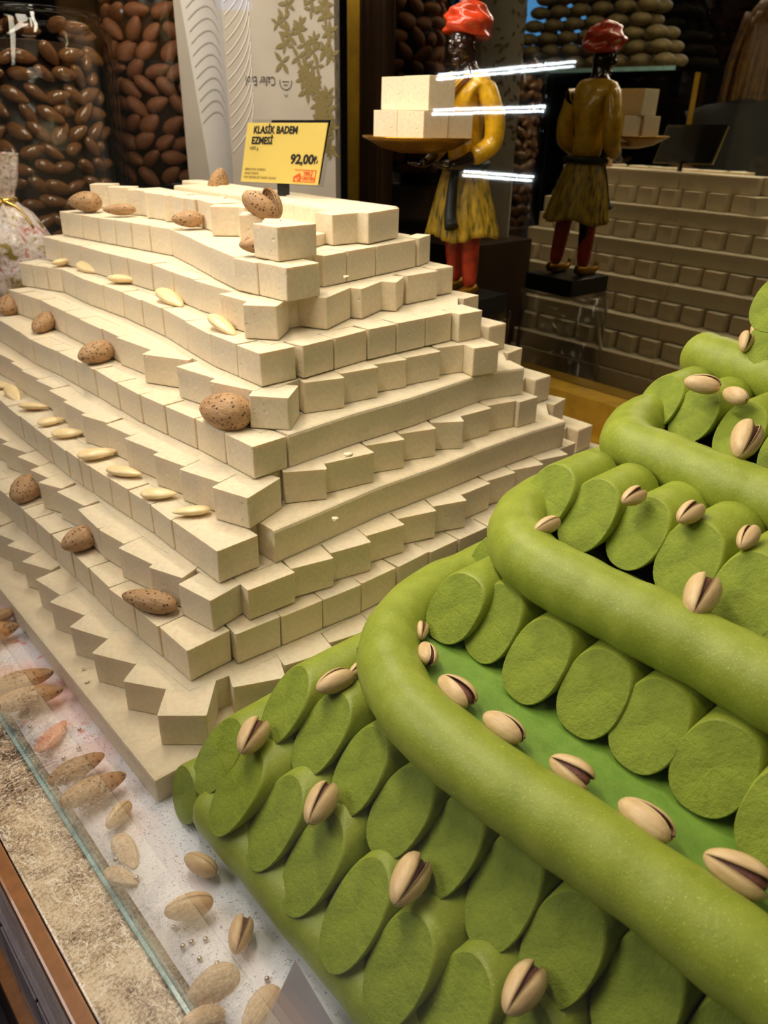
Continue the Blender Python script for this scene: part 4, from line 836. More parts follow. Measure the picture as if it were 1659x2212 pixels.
# ---------------------------------------------------------------- figurine on acrylic stand
FG = Vector((.129, 1.385, .0)); FZ = .205
def stand():
    r, h = .088, FZ - .001
    prof = [(r, .001), (r, h - .006), (r + .003, h - .004), (r + .003, h), (r - .001, h), (.001, h), (.001, h - .003), (r - .003, h - .003), (r - .003, .001)]
    o = link('acrylic_stand', lathe('acrylic_stand', prof, 48), 'acrylic', None, FG); tag(o, 'clear round acrylic stand carrying the figurine in front of the mirror', 'display stand')
stand()
fe = empty('waiter_figurine', FG + Vector((0, 0, FZ)), 225); fe.scale = (1.05,) * 3; LEAN = Matrix.Rotation(R(3.6), 4, 'Y')
tag(fe, 'painted statuette of a servant in yellow dress and red turban holding a golden tray', 'figurine', kind=None)
child(fe, 'plinth', box_me('plinth', -.055, .055, -.055, .055, 0, .030, .0015), 'black', label='square black plinth')
def skinned(name, joints, edges, radii, mat, parent, sub=2):
    me = bpy.data.meshes.new(name); me.from_pydata([Vector(j) for j in joints], edges, []); me.update()
    o = link(name, me, mat, parent); o.modifiers.new('skin', 'SKIN').use_smooth_shade = True
    if not me.skin_vertices: me.skin_vertices.new(name='')
    for i, r in enumerate(radii):
        rr = r if isinstance(r, tuple) else (r, r); me.skin_vertices[0].data[i].radius = rr
    me.skin_vertices[0].data[0].use_root = True
    s = o.modifiers.new('sub', 'SUBSURF'); s.levels = sub; s.render_levels = sub
    dg = bpy.context.evaluated_depsgraph_get(); dg.update()
    m2 = bpy.data.meshes.new_from_object(o.evaluated_get(dg)); o.modifiers.clear(); o.data = m2
    if not m2.materials: m2.materials.append(MATS[mat])
    m2.polygons.foreach_set('use_smooth', [True] * len(m2.polygons)); return o
Z = .030
# one continuous body: pelvis, legs, chest, neck, head and both arms
J = [(0, 0, Z + .165), (0, .020, Z + .155), (.004, .023, Z + .085), (.010, .024, Z + .012), (0, -.020, Z + .155), (-.004, -.023, Z + .085), (-.012, -.024, Z + .012),
     (0, 0, Z + .215), (-.002, 0, Z + .275), (-.002, 0, Z + .312), (0, 0, Z + .330), (.004, 0, Z + .350), (.004, 0, Z + .374),
     (-.002, .034, Z + .305), (-.008, .050, Z + .262), (-.006, .050, Z + .226), (.045, .034, Z + .205), (.068, .026, Z + .202),
     (-.002, -.034, Z + .305), (-.008, -.050, Z + .262), (-.006, -.050, Z + .226), (.045, -.034, Z + .205), (.068, -.026, Z + .202)]
E_ = [(0, 1), (1, 2), (2, 3), (0, 4), (4, 5), (5, 6), (0, 7), (7, 8), (8, 9), (9, 10), (10, 11), (11, 12), (9, 13), (13, 14), (14, 15), (15, 16), (16, 17), (9, 18), (18, 19), (19, 20), (20, 21), (21, 22)]
RA_ = [.026, .018, .014, .010, .018, .014, .010, (.026, .022), (.034, .024), (.026, .018), .011, (.021, .019), (.018, .018), .014, .013, .012, .009, .007, .014, .013, .012, .009, .007]
body = skinned('body', J, E_, RA_, 'figure_skin', fe); body['label'] = 'dark brown painted skin'
def leg(s, x0, x1):
    o = skinned('stocking', [(x0, s * .020, Z + .15), ((x0 + x1) / 2 + .002, s * .0235, Z + .09), (x1, s * .0245, Z + .012)], [(0, 1), (1, 2)], [.0195, .0165, .0125], 'legs_red', fe); o['label'] = 'glossy red stocking'
leg(1, .001, .010); leg(-1, -.001, -.012)
def shoe(s, x):
    pts = [(x - .016, s * .0245, Z + .010), (x + .008, s * .0245, Z + .009), (x + .028, s * .0245, Z + .008), (x + .040, s * .0245, Z + .013), (x + .042, s * .0245, Z + .024)]
    o = child(fe, 'shoe', tube('shoe', pts, lambda t: .0115 * (1 - t * .75) if t > .1 else .009, 12, sub=5), 'gold_leaf'); o['label'] = 'golden shoe with curled up toe'
shoe(1, .012); shoe(-1, -.010)
def skirt():
    v = []; f = []; seg = 72; rows = 14
    for j in range(rows + 1):
        t = j / rows; z = Z + .197 - t * .103; rr = .030 + .028 * t ** .8
        for i in range(seg):
            a = 2 * math.pi * i / seg; fold = 1 + .055 * t * math.sin(a * 18 + 1.5 * math.sin(a * 3)) + .03 * t * math.sin(a * 5)
            v.append((rr * .92 * fold * math.cos(a), rr * fold * 1.05 * math.sin(a), z - .004 * t * math.sin(a * 4)))
    for j in range(rows):
        for i in range(seg): k = (i + 1) % seg; f.append((j * seg + i, (j + 1) * seg + i, (j + 1) * seg + k, j * seg + k))
    o = child(fe, 'pleated_skirt', pyd('pleated_skirt', v, f, True), 'skirt', label='pleated olive yellow skirt with dark streaks'); m = o.modifiers.new('s', 'SOLIDIFY'); m.thickness = .002
skirt()
# jacket: own skinned layer over chest and arms
J2 = [(0, 0, Z + .190), (0, 0, Z + .225), (-.002, 0, Z + .278), (-.002, 0, Z + .312), (0, .0, Z + .326), (-.002, .035, Z + .307), (-.009, .051, Z + .262), (-.006, .051, Z + .226), (.034, .038, Z + .208), (-.002, -.035, Z + .307), (-.009, -.051, Z + .262), (-.006, -.051, Z + .226), (.034, -.038, Z + .208)]
E2 = [(0, 1), (1, 2), (2, 3), (3, 4), (3, 5), (5, 6), (6, 7), (7, 8), (3, 9), (9, 10), (10, 11), (11, 12)]
o = skinned('jacket', J2, E2, [(.031, .027), (.029, .025), (.037, .027), (.030, .021), (.016, .015), .017, .0165, .0165, .013, .017, .0165, .0165, .013], 'dress_yellow', fe); o['label'] = 'glossy yellow jacket with creased sleeves'
child(fe, 'collar_band', tube('collar_band', [(.020, .022, Z + .320), (.030, .004, Z + .300), (.034, -.014, Z + .270), (.033, -.022, Z + .24)], .0045, 8, sub=5), 'gold_leaf', label='golden crossed collar band')
ring = [(.0335 * math.cos(a), .0355 * math.sin(a), Z + .197) for a in [2 * math.pi * i / 24 for i in range(25)]]
child(fe, 'sash', tube('sash', ring, .006, 8), 'sash', label='dark sash around the waist')
child(fe, 'sash_end', tube('sash_end', [(.034, .010, Z + .197), (.044, .014, Z + .165), (.052, .018, Z + .13), (.058, .026, Z + .115)], lambda t: .006 + .005 * t, 8, sub=4), 'sash')
# head details
def ell(name, c, s, mat, par=fe, seg=16):
    bm = bmesh.new(); bmesh.ops.create_uvsphere(bm, u_segments=seg, v_segments=seg // 2 + 2, radius=1)
    for v in bm.verts: v.co = Vector((v.co.x * s[0], v.co.y * s[1], v.co.z * s[2]))
    return child(par, name, tomesh(bm, name, True), mat, c)
HZ = Z + .358
ell('face', (.009, 0, HZ), (.0205, .0175, .027), 'figure_skin')
ell('nose', (.0295, 0, HZ - .002), (.0042, .0032, .0065), 'figure_skin')
ell('lips', (.0275, 0, HZ - .0125), (.0030, .0062, .0022), 'figure_skin'); ell('chin', (.022, 0, HZ - .021), (.007, .008, .006), 'figure_skin')
for s in (1, -1):
    ell('cheek', (.020, s * .009, HZ - .006), (.008, .006, .008), 'figure_skin')
    ell('eye', (.0265, s * .0072, HZ + .003), (.0018, .0032, .0016), 'bag_white')
    ell('ear', (.003, s * .0185, HZ - .002), (.0045, .0025, .007), 'figure_skin')
    child(fe, 'eyebrow', tube('eyebrow', [(.0265, s * .004, HZ + .0085), (.0265, s * .008, HZ + .0095), (.024, s * .012, HZ + .008)], .0011, 6), 'black')
def turban():
    v = []; f = []; seg = 60; rows = 26
    for j in range(rows + 1):
        t = j / rows; ph = math.pi * (.02 + .62 * t)
        for i in range(seg):
            a = 2 * math.pi * i / seg; bulge = 1 + .085 * math.sin(a * 2 + t * 16) + .05 * math.sin(a * 5 - t * 20)
            r = math.sin(ph) * .034 * bulge; z = math.cos(ph) * .031 * (1 + .05 * math.sin(a))
            v.append((r * math.cos(a) * 1.04, r * math.sin(a), z))
    for j in range(rows):
        for i in range(seg): k = (i + 1) % seg; f.append((j * seg + i, (j + 1) * seg + i, (j + 1) * seg + k, j * seg + k))
    f.append(tuple(range(seg))); f.append(tuple(reversed(range(rows * seg, (rows + 1) * seg))))
    o = child(fe, 'turban', pyd('turban', v, f, True), 'turban_red', (-.002, 0, HZ + .022), label='wound orange red turban'); o.rotation_euler = (0, R(-12), 0)
turban()
# hands: palm, four fingers and thumb under the tray rim
for s in (1, -1):
    hp = Vector((.070, s * .026, Z + .201))
    jj = [tuple(hp + Vector((-.008, 0, 0))), tuple(hp + Vector((.004, 0, 0)))]; ee = [(0, 1)]; rr = [.006, (.008, .0045)]
    for q in range(4):
        b = len(jj); y = (q - 1.5) * .0038; ln = (.013, .015, .014, .011)[q]
        jj += [tuple(hp + Vector((.010, y, .001))), tuple(hp + Vector((.010 + ln * .6, y, .003))), tuple(hp + Vector((.010 + ln, y, .007)))]; ee += [(1, b), (b, b + 1), (b + 1, b + 2)]; rr += [.0022, .002, .0017]
    b = len(jj); jj += [tuple(hp + Vector((.002, -s * .008, .003))), tuple(hp + Vector((.010, -s * .011, .008)))]; ee += [(1, b), (b, b + 1)]; rr += [.0024, .002]
    skinned('hand', jj, ee, rr, 'figure_skin', fe, 1)
# the painted figure leans a little forward on its plinth
for c_ in list(fe.children):
    if c_.name.split('.')[0] != 'plinth': c_.matrix_local = Matrix.Translation((0, 0, .03)) @ LEAN @ Matrix.Translation((0, 0, -.03)) @ c_.matrix_local
# tray
tz = Z + .215
tray = link('golden_tray', lathe('golden_tray', [(.004, 0), (.03, .0005), (.055, .006), (.074, .016), (.083, .020), (.083, .022), (.072, .0185), (.054, .0085), (.004, .003)], 48), 'gold_leaf', fe, (.118, 0, tz)); tray['label'] = 'shallow golden oval tray'; tray.scale = (1.0, .95, 1)
TB = FG + Vector((0, 0, FZ + tz + .012))
fwd = Vector((math.cos(R(225)), math.sin(R(225)), 0)); tc0 = FG + fwd * .118
corner = Vector((.0440, 1.235, 0))
bs = .053; bh = .0445; zb = FZ + tz * 1.05 + .0125
for (dn, da, kz, lab) in ((0, 0, 0, 'lower cream cube in front on the golden tray'), (0, 1, 0, 'lower cream cube at the left end of the golden tray'), (1.12, .1, 0, 'lower cream cube at the right, nearest the figurine chest'), (1.05, 1.1, 0, 'lower cream cube at the back of the golden tray'),
                          (.28, .05, 1, 'upper right cream cube on the tray pile'), (.35, 1.08, 1, 'upper left cream cube on the tray pile')):
    p = corner + NV * (bs / 2 + dn * bs) + AV * (bs / 2 + da * (bs + .0006)); p.z = zb + kz * (bh + .0003)
    tag(link('almond_paste_cube', paste_block(bs, bs, bh, rnd), 'paste', None, p, YN + rnd.uniform(-3, 3)), lab, 'sweet', 'almond paste cubes on the tray')

# ---------------------------------------------------------------- shelf goods behind
def wood(nm, n0, n1, a0, a1, z1, lab):
    o = nabox(nm, n0, n1, a0, a1, .0005, z1, 'dark_wood', .002); tag(o, lab, 'shelf'); return o
wood('wooden_riser', .89, 1.125, 1.14, 1.60, .27, 'dark wooden riser behind the stack carrying the patterned bag')
wood('wooden_riser', .76, .889, 1.275, 1.60, .2695, 'dark wooden riser filling the gap left of the one under the bag')
wood('wooden_riser', .727, 1.125, 1.605, 2.15, .352, 'taller dark wooden riser carrying the right nut jar')
wood('wooden_riser', .22, .726, 1.38, 2.15, .19, 'low dark wooden riser carrying the left nut jar')
def jar(name, c, r, h, lab, neck=True):
    x, y, z = c
    prof = [(.001, 0), (r * .93, 0), (r, .012), (r, h - .03), (r * .985, h - .012), (r * .90, h), (r * .90, h + .012), (r * .87, h + .012), (r * .87, h - .002), (r - .006, h - .034), (r - .006, .016), (.001, .014)]
    o = link(name, lathe(name, prof, 56), 'jar_glass', None, c); tag(o, lab, 'jar')
    if neck: child(o, 'rim', tube('rim', [((r * .885) * math.cos(a), (r * .885) * math.sin(a), h + .012) for a in [2 * math.pi * i / 40 for i in range(41)]], .0045, 8), 'jar_glass')
    return o
J1 = (-.660, 1.56, .191); J2_ = (-.455, 1.80, .3525)
j1 = jar('glass_jar', J1, .165, .452, 'large round glass jar filled with glossy chocolate almonds'); j2 = jar('glass_jar', J2_, .145, .62, 'tall glass jar of cinnamon dusted almonds behind the first jar')
child(j2, 'thick_base', lathe('thick_base', [(.001, .001), (.137, .001), (.139, .018), (.001, .018)], 40), 'acrylic')
def fill(c, r, z0, z1, L, mats, nm, lab, grp, cam_az, pts_step, seed, wr=.58):
    rn = random.Random(seed); protos = []
    for q in range(5):
        me = nut_me(nm, L * rn.uniform(.9, 1.08), wr * rn.uniform(.9, 1.15), wr * rn.uniform(.8, 1), .35, seed + q, 0, 14, 9); me.materials.append(MATS[mats]); protos.append(me)
    z = z0; row = 0
    while z < z1:
        ri = r - .008 - L * .28
        nst = int(ri * R(150) / pts_step)
        for i in range(nst):
            a = cam_az - R(75) + R(150) * (i + (.5 if row % 2 else 0) + rn.uniform(-.18, .18)) / nst; rr_ = ri - rn.uniform(0, .006)
            o = link(nm, rn.choice(protos), None, None, (c[0] + rr_ * math.cos(a), c[1] + rr_ * math.sin(a), z + rn.uniform(-.004, .004)))
            o.rotation_euler = (rn.uniform(0, 3), rn.uniform(-.9, .9), a + math.pi / 2 + rn.uniform(-.6, .6)); tag(o, '%s, %s layer up, %s from the right' % (lab, ORD[row], ORD[i]), 'almond', grp)
        z += pts_step * .78; row += 1
caz = math.atan2(-J1[1], -J1[0])
fill(J1, .159, .225, .605, .046, 'choco', 'chocolate_almond', 'glossy chocolate almond in the left jar', 'chocolate almonds in the left jar', caz, .036, 21)
o = link('chocolate_almond_fill', lathe('chocolate_almond_fill', [(.001, 0), (.125, 0), (.125, .40), (.001, .41)], 24), 'frame_dark', j1, (0, 0, .02)); o['kind'] = 'stuff'
rn = random.Random(77)
for i in range(22):
    a = rn.uniform(0, 6.28); rr_ = rn.uniform(0, .13)
    me = nut_me('chocolate_almond', .046, .58, .5, .35, 60 + i, 0, 14, 9); me.materials.append(MATS['choco'])
    o = link('chocolate_almond', me, None, None, (J1[0] + rr_ * math.cos(a), J1[1] + rr_ * math.sin(a), .628 + rn.uniform(0, .012))); o.rotation_euler = (rn.uniform(0, 3), rn.uniform(-.3, .3), a)
    tag(o, 'glossy chocolate almond on top of the left jar filling, %s of a loose scatter' % ORDP[i], 'almond', 'chocolate almonds on top in the left jar')
caz = math.atan2(-J2_[1], -J2_[0])
fill(J2_, .139, .395, .93, .048, 'cinnamon', 'dusted_almond', 'matt brown almond in the right jar', 'dusted almonds in the right jar', caz, .040, 22, .66)
o = link('dusted_almond_fill', lathe('dusted_almond_fill', [(.001, 0), (.105, 0), (.105, .55), (.001, .56)], 24), 'frame_dark', j2, (0, 0, .03)); o['kind'] = 'stuff'

# candy bags
def candy_bag(c, h, r, lab, seed):
    rn = random.Random(seed); v = []; f = []; seg = 40; rows = 26
    prof = [(.0, .80), (.12, .98), (.35, 1.02), (.55, .95), (.68, .62), (.75, .26), (.78, .22), (.84, .34), (.92, .42), (1.0, .46)]
    def pr(t):
        for i in range(len(prof) - 1):
            if t <= prof[i + 1][0]: q = (t - prof[i][0]) / (prof[i + 1][0] - prof[i][0]); return prof[i][1] * (1 - q) + prof[i + 1][1] * q
        return prof[-1][1]
    for j in range(rows + 1):
        t = j / rows
        for i in range(seg):
            a = 2 * math.pi * i / seg; k = 1 + .16 * noise.noise(Vector((math.cos(a) * 2.2 + seed, math.sin(a) * 2.2, t * 6))) + (.12 * math.sin(a * 9) if t > .68 else 0)
            v.append((r * pr(t) * k * math.cos(a), r * pr(t) * k * math.sin(a), t * h))
    for j in range(rows):
        for i in range(seg): k = (i + 1) % seg; f.append((j * seg + i, j * seg + k, (j + 1) * seg + k, (j + 1) * seg + i))
    f.append(tuple(reversed(range(seg))))
    o = link('candy_bag', pyd('candy_bag', v, f, True), 'candy_wrap', None, c); tag(o, lab, 'bag')
    child(o, 'ribbon', tube('ribbon', [(r * .27 * math.cos(a), r * .27 * math.sin(a), h * .765) for a in [2 * math.pi * i / 20 for i in range(21)]], .004, 8), 'cord_gold', label='thin golden ribbon')
    az = math.atan2(-c[1], -c[0])
    for s in (-1, 1): child(o, 'ribbon_end', tube('ribbon_end', [(r * .3 * math.cos(az), r * .3 * math.sin(az), h * .765), (r * .5 * math.cos(az + s * .7), r * .5 * math.sin(az + s * .7), h * .72), (r * .75 * math.cos(az + s * .8), r * .75 * math.sin(az + s * .8), h * .63)], .0022, 6, sub=4), 'cord_gold')
    loops = tube('ribbon_loop', [(r * .3 * math.cos(az) + .0, r * .3 * math.sin(az), h * .765), (r * .5 * math.cos(az - .9), r * .5 * math.sin(az - .9), h * .84), (r * .6 * math.cos(az - 1.1), r * .6 * math.sin(az - 1.1), h * .78), (r * .3 * math.cos(az), r * .3 * math.sin(az), h * .765)], .0022, 6, sub=5)
    child(o, 'ribbon_loop', loops, 'cord_gold')
wood('wooden_riser', .36, .56, 1.275, 1.375, .165, 'small dark riser under the tied candy bag at left')
candy_bag((-.610, 1.300, .166), .285, .066, 'tied cellophane bag of white and pink candy in front of the left jar', 4)
# magenta gift box at far left
o = nabox('gift_box', .22, .345, 1.285, 1.372, .0005, .33, 'magenta', .003); tag(o, 'magenta gift box at the far left behind the stack', 'box')

# patterned carrier bag: front, side gusset
be = empty('carrier_bag', (-.27, 1.50, .2705)); tag(be, 'grey white carrier bag printed upside down with brown leaves and white lines', 'bag')
b0 = Vector(be.location)
A0, A1, H0, H1 = Vector((-.282, 1.500, 0)), Vector((-.098, 1.500, 0)), .2705, .80
A2 = Vector((-.385, 1.60, 0)); A3 = Vector((-.105, 1.585, 0))
def bmap(s, t, d=.0):  # on the front face, s across, t up
    p = A0.lerp(A1, s); return Vector((p.x, p.y - d - .006 * math.sin(t * 5 + s * 2) * math.sin(math.pi * s), H0 + (H1 - H0) * t)) - b0
def gmap(s, t, d=.0):  # on the left gusset, s from far edge to front edge
    p = (A2 + Vector((.045 * (1 - t), 0, 0))).lerp(A0, s); fold = .022 * math.sin(math.pi * s); return Vector((p.x - d * .7 + fold * .5, p.y - d * .7 + fold, H0 + (H1 - H0) * t)) - b0
def grid(fn, nm, ns=16, nt=28):
    v = [fn(i / ns, j / nt) for j in range(nt + 1) for i in range(ns + 1)]; f = [(j * (ns + 1) + i, j * (ns + 1) + i + 1, (j + 1) * (ns + 1) + i + 1, (j + 1) * (ns + 1) + i) for j in range(nt) for i in range(ns)]
    return pyd(nm, v, f, True)
child(be, 'front_panel', grid(bmap, 'front_panel'), 'bag_plastic')
g_ = child(be, 'side_gusset', grid(gmap, 'side_gusset'), 'bag_white', label='whiter folded side gusset')
child(be, 'right_gusset', grid(lambda s, t: Vector(((A1.lerp(A3, s)).x + .01 * math.sin(math.pi * s), A1.lerp(A3, s).y, H0 + (H1 - H0) * t)) - b0, 'right_gusset', 6, 10), 'bag_plastic')
child(be, 'back_panel', grid(lambda s, t: Vector((A3.lerp(A2, s).x, A3.lerp(A2, s).y, H0 + (H1 - H0) * t)) - b0, 'back_panel', 6, 10), 'bag_plastic')
child(be, 'bottom_panel', pyd('bottom_panel', [Vector((p.x, p.y, H0)) - b0 for p in (A0, A1, A3, A2 + Vector((.045, 0, 0)))], [(0, 1, 2, 3)]), 'bag_plastic')
def strokes(name, curves, fn, wdt, mat, par):
    v = []; f = []
    for c in curves:
        b = len(v)
        for i, (s, t) in enumerate(c):
            q = c[min(i + 1, len(c) - 1)]; p = c[max(i - 1, 0)]; dx, dy = (q[0] - p[0]) * .206, (q[1] - p[1]) * .53; l = math.hypot(dx, dy) or 1; nx, ny = -dy / l, dx / l
            for sg in (-1, 1): v.append(fn(s + sg * nx * wdt / .206, t + sg * ny * wdt / .53, .0012))
        for i in range(len(c) - 1): f.append((b + 2 * i, b + 2 * i + 1, b + 2 * i + 3, b + 2 * i + 2))
    return child(par, name, pyd(name, v, f), mat)
# white line print (feather lines on the gusset side, angular lines above)
cv = []
for i in range(14):
    t0 = .34 + i * .035; cv.append([(.02 + .22 * math.sin(u * 1.5), t0 + .10 * u + .04 * u * u) for u in [k / 8 for k in range(9)]])
for i in range(6):
    t0 = .80 + i * .035; cv.append([(.0, t0), (.16, t0 + .045), (.50, t0 + .05), (.52, t0 + .085), (.6, t0 + .11), (.95, t0 + .10)])
strokes('line_print', cv, bmap, .0009, 'bag_white', be)
cv = []
for i in range(16):
    t0 = .42 + i * .034; cv.append([(.10 + .62 * u, t0 + .055 * math.sin(u * 2.2) - .05 * u * u) for u in [k / 8 for k in range(9)]])
strokes('line_print', cv, gmap, .0009, 'bag_plastic', be)
def leaves():
    v = []; f = []; rn = random.Random(8)
    def leaf(s, t, ang, L):
        b = len(v); m = 8
        for i in range(m + 1):
            u = i / m; wv = .36 * math.sin(math.pi * u) * (1 - .25 * u)
            for sg in (-1, 1):
                x, y = L * u, L * wv * sg * .55; v.append(bmap(s + (x * math.cos(ang) - y * math.sin(ang)) / .206, t + (x * math.sin(ang) + y * math.cos(ang)) / .53, .0014))
        for i in range(m): f.append((b + 2 * i, b + 2 * i + 1, b + 2 * i + 3, b + 2 * i + 2))
    for q in range(74):
        t = .34 + .66 * (q + rn.random()) / 74; lim = .84 - .50 * min(1, max(0, (t - .44) / .22))
        s = rn.uniform(lim, .97)
        if .52 < t < .60 and s < .70: s = .8
        n = rn.choice((4, 5, 6)); a0 = rn.uniform(0, 6)
        for i in range(n): leaf(s, t, a0 + 2 * math.pi * i / n + rn.uniform(-.2, .2), rn.uniform(.013, .021))
    child(be, 'leaf_print', pyd('leaf_print', v, f), 'leaf_print', label='brown flower and leaf print')
leaves()
def leaves2():
    v = []; f = []; rn = random.Random(9)
    for q in range(90):
        s, t = rn.uniform(.05, .95), rn.uniform(.35, 1); p = A1.lerp(A3, s); c = Vector((p.x + .01 * math.sin(math.pi * s) + .0015, p.y, H0 + (H1 - H0) * t)) - b0
        d = (A3 - A1).normalized(); a = rn.uniform(0, 6.28); L = rn.uniform(.012, .02); dx, dz = math.cos(a) * L, math.sin(a) * L; b_ = len(v)
        for (u, w_) in ((0, 0), (.5, .22), (1, 0), (.5, -.22)): v.append(c + d * (dx * u - dz * w_) + Vector((0, 0, dz * u + dx * w_)))
        f.append((b_, b_ + 1, b_ + 2, b_ + 3))
    child(be, 'leaf_print', pyd('leaf_print', v, f), 'leaf_print')
leaves2()
def rot180(s, t, d): return bmap(1 - s, 1 - t, d)
put_text('shop_lettering', 'Cafer Erol', .55, .440, .27, .026, rot180, 'ink', be, False, .0012)
cv = [[(.545 + .055 * math.cos(a), .545 + .021 * math.sin(a)) for a in [R(-200 + k * 13.5) for k in range(17)]], [(.512, .547), (.578, .547)], [(.525, .537), (.565, .537)], [(.53, .511), (.545, .503), (.56, .511)]]
strokes('round_emblem', cv, bmap, .0006, 'ink', be)

# colourful candy jar far behind
j3 = jar('glass_jar', tuple(NA(1.07, 1.78, .3525)), .055, .62, 'slim glass jar of coloured candies beside the gold post', False)
rn = random.Random(31)
for i in range(60):
    a = rn.uniform(0, 6.28); c = NA(1.07, 1.78, .385 + i * .0095)
    cq = rn.randrange(4); bm = bmesh.new(); bmesh.ops.create_icosphere(bm, subdivisions=2, radius=.0125); me = tomesh(bm, 'candy', True); me.materials.append(MATS['candy%d' % cq])
    tag(link('candy', me, None, None, (c.x + .030 * math.cos(a), c.y + .030 * math.sin(a), c.z)), 'small %s candy in the slim jar beside the gold post' % ('teal', 'pink', 'beige', 'purple')[cq], 'candy', '%s candies in the slim jar' % ('teal', 'pink', 'beige', 'purple')[cq])

# ---------------------------------------------------------------- things seen in the mirror or as reflections in the pane
gs = nabox('glass_shelf', .118, .262, 1.22, 1.86, .628, .638, 'jar_glass'); tag(gs, 'glass shelf with green edge carrying the cookie pile, seen in the mirror', 'shelf')
for yy in (-.31, .31): child(gs, 'shelf_post', box_me('shelf_post', -.070, -.060, yy - .005, yy + .005, -.627, 0), 'gold')
child(gs, 'shelf_edge', box_me('shelf_edge', .0722, .0742, -.32, .32, 0, .010), 'glass_edge')
bm = bmesh.new(); bmesh.ops.create_uvsphere(bm, u_segments=20, v_segments=10, radius=1)
for v in bm.verts: v.co = Vector((v.co.x * .029, v.co.y * .029, v.co.z * .0165))
cook = tomesh(bm, 'cookie', True); cook.materials.append(MATS['cookie'])
for lay in range(10):
    cnt = 8 - (lay * 2) // 3
    for col_ in range(2):
        for i in range(cnt):
            aq = 1.53 + (i - (cnt - 1) / 2) * .072 + .018 * (lay % 2)
            o = link('cookie', cook, None, None, NA(.225 - col_ * .064, aq, .6550 + lay * .0325))
            tag(o, 'round brown cookie, %s from right, %s layer up, %s row of the pile' % (ORD[i], ORD[lay], ('front', 'rear')[col_]), 'cookie', 'cookies piled on the glass shelf')
# LED strips (reflected by the front pane)
def led(p0, p1, nd, lab, thick=1):
    p0, p1 = Vector(p0), Vector(p1); e = link('led_strip', tube('led_strip', [p0 * 0 - (p1 - p0) / 2 - Vector((0.03, 0, 0)), (p1 - p0) / 2 - Vector((0.03, 0, 0))], .006, 6), 'black', None, (p0 + p1) / 2)
    tag(e, lab, 'light'); bm = bmesh.new()
    for i in range(nd):
        for q in range(thick):
            c = (p1 - p0) * (i / (nd - 1) - .5) + Vector((0, .004 * q, -.011 * q)); bmesh.ops.create_icosphere(bm, subdivisions=1, radius=.0026, matrix=Matrix.Translation(c))
    child(e, 'led_dots', tomesh(bm, 'led_dots'), 'led')['kind'] = 'stuff'
led((-2.344, .253, .614), (-2.372, -.119, .652), 34, 'row of white led lights across the shop, top row of three', 2)
led((-2.343, .262, .526), (-2.374, -.049, .540), 30, 'row of white led lights across the shop, middle row of three', 2)
led((-2.353, .165, .366), (-2.373, -.035, .355), 20, 'row of white led lights across the shop, lowest row of three', 2)
# blue lit windows on the street side
for i, (y, ww, hh) in enumerate(((1.42, .15, .30), (1.78, .07, .30), (1.20, .14, .24))):
    o = link('window_%d' % (i + 1), box_me('window', 0, .02, -ww / 2, ww / 2, 0, hh), 'blue_window', None, (-3.30, y - .10, .86)); o['kind'] = 'structure'
# customer seen in the mirror
pe = empty('person', (-1.114, .692, -.9), YN + 150); tag(pe, 'customer with long blond hair and dark grey coat, seen in the mirror at right', 'person')
simple('coat', srgb(52, 52, 46), .8, nscale=40); simple('jeans', srgb(30, 36, 52), .8); simple('human_skin', srgb(196, 148, 120), .5); simple('hair', srgb(160, 116, 56), .45, nscale=60, nstr=.6, var=.3); simple('boot', srgb(30, 24, 20), .5); simple('cuff_white', srgb(210, 206, 200), .6)
PJ = [(0, 0, .92), (0, .10, .86), (.02, .11, .47), (0, .11, .08), (.14, .11, .04), (0, -.10, .86), (.0, -.11, .47), (-.04, -.11, .08), (.10, -.11, .04), (.01, 0, 1.12), (.03, 0, 1.34), (.055, 0, 1.47), (.08, 0, 1.54), (.10, 0, 1.62), (.10, 0, 1.70),
      (.03, .17, 1.38), (.05, .23, 1.12), (.10, .24, .90), (.03, -.17, 1.38), (.05, -.23, 1.12), (.10, -.24, .90)]
PE_ = [(0, 1), (1, 2), (2, 3), (3, 4), (0, 5), (5, 6), (6, 7), (7, 8), (0, 9), (9, 10), (10, 11), (11, 12), (12, 13), (13, 14), (10, 15), (15, 16), (16, 17), (10, 18), (18, 19), (19, 20)]
PR = [(.15, .12), .095, .065, .045, .035, .095, .065, .045, .035, (.14, .10), (.14, .09), .05, .05, (.085, .095), (.075, .085), .062, .05, .032, .062, .05, .032]
pb = skinned('body', PJ, PE_, PR, 'human_skin', pe)
CJ = [(0, 0, .62), (0, 0, .92), (.01, 0, 1.12), (.03, 0, 1.34), (.05, 0, 1.47), (.03, .18, 1.38), (.05, .235, 1.12), (.095, .24, .925), (.03, -.18, 1.38), (.05, -.235, 1.12), (.095, -.24, .925)]
skinned('coat', CJ, [(0, 1), (1, 2), (2, 3), (3, 4), (3, 5), (5, 6), (6, 7), (3, 8), (8, 9), (9, 10)], [(.20, .17), (.18, .15), (.165, .125), (.19, .13), .10, .095, .065, .05, .08, .065, .05], 'coat', pe)['label'] = 'dark grey coat'
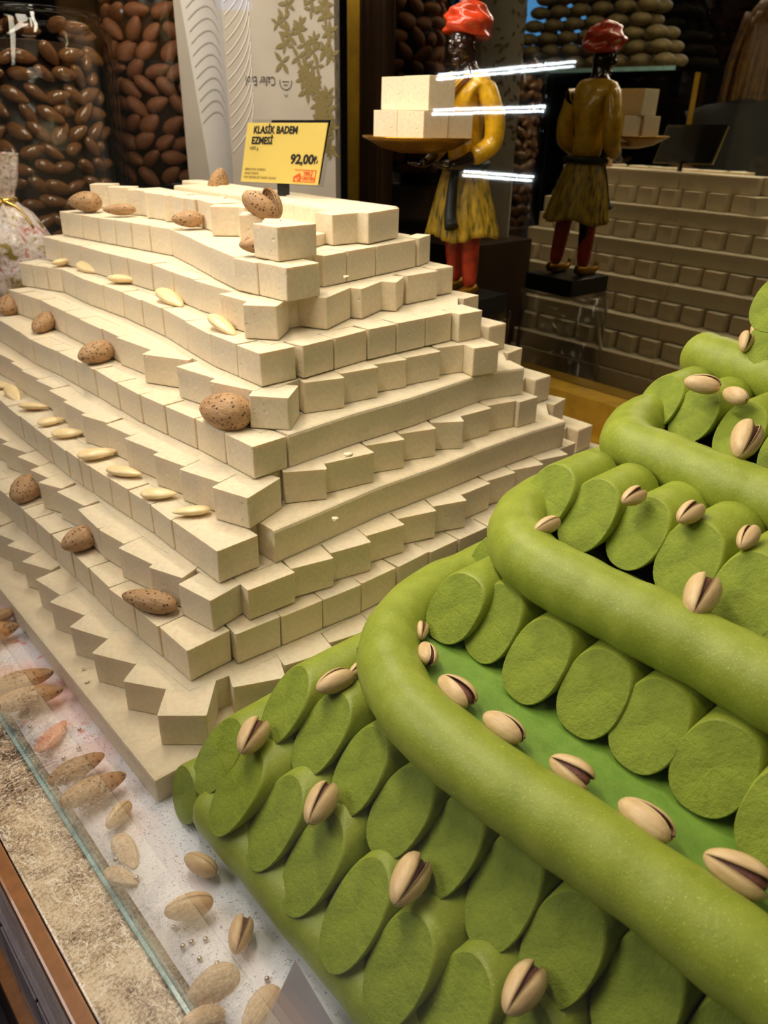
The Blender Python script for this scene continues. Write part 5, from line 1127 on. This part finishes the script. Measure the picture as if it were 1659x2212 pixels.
for s in (1, -1):
    skinned('trouser_leg', [(0, s * .10, .80), (.02 if s > 0 else 0, s * .11, .47), (0 if s > 0 else -.04, s * .11, .14)], [(0, 1), (1, 2)], [.11, .082, .062], 'jeans', pe)
    skinned('boot', [(0 if s > 0 else -.04, s * .11, .16), (0 if s > 0 else -.04, s * .11, .07), (.13 if s > 0 else .09, s * .11, .045)], [(0, 1), (1, 2)], [.062, .06, .045], 'boot', pe)
    hb = Vector((.10, s * .24, .90))
    jj = [tuple(hb), tuple(hb + Vector((.01, 0, -.055)))]; ee = [(0, 1)]; rr = [.026, (.018, .034)]
    for q in range(4):
        b = len(jj); xx = (1.5 - q) * .018 + .01; ln = (.070, .080, .074, .058)[q]
        jj += [tuple(hb + Vector((xx, -s * .002, -.090))), tuple(hb + Vector((xx + .004, -s * .010, -.090 - ln * .55))), tuple(hb + Vector((xx + .002, -s * .026, -.090 - ln * .9)))]; ee += [(1, b), (b, b + 1), (b + 1, b + 2)]; rr += [.0095, .0088, .008]
    b = len(jj); jj += [tuple(hb + Vector((.045, -s * .012, -.055))), tuple(hb + Vector((.056, -s * .022, -.092)))]; ee += [(1, b), (b, b + 1)]; rr += [.011, .009]
    skinned('hand', jj, ee, rr, 'human_skin', pe, 1)
HC = Vector((.115, 0, 1.635))
ell('face', tuple(HC), (.092, .072, .115), 'human_skin', pe, 24); ell('nose', tuple(HC + Vector((.093, 0, -.012))), (.017, .012, .024), 'human_skin', pe); ell('lips', tuple(HC + Vector((.082, 0, -.055))), (.012, .024, .009), 'magenta', pe)
for s in (1, -1):
    ell('eye', tuple(HC + Vector((.083, s * .031, .012))), (.009, .014, .008), 'bag_white', pe); ell('iris', tuple(HC + Vector((.0915, s * .031, .012))), (.003, .006, .006), 'black', pe); ell('ear', tuple(HC + Vector((0, s * .075, -.005))), (.018, .008, .03), 'human_skin', pe)
hair = ell('hair_cap', tuple(HC + Vector((-.022, 0, .022))), (.100, .092, .118), 'hair', pe, 24)
rn = random.Random(12)
for i in range(46):
    a = R(100 + i * 160 / 46 * 1.0 + 0); side = 1 if i % 2 else -1; aa_ = rn.uniform(.5, 3.1) * side
    st = HC + Vector((.075 * math.cos(aa_) - .02, .085 * math.sin(aa_), .05 + rn.uniform(-.02, .03)))
    L = rn.uniform(.38, .55); dx = rn.uniform(-.02, .08)
    pts = [st, st + Vector((.02 * math.cos(aa_), .03 * math.sin(aa_), -L * .3)), st + Vector((.03 * math.cos(aa_) + dx, .035 * math.sin(aa_), -L * .7)), st + Vector((.02 * math.cos(aa_) + dx * 1.4, .03 * math.sin(aa_), -L))]
    child(pe, 'hair_strand', tube('hair_strand', pts, lambda t: .014 * (1 - t * .75), 7, sub=3), 'hair')
for o in bpy.data.objects:
    pass
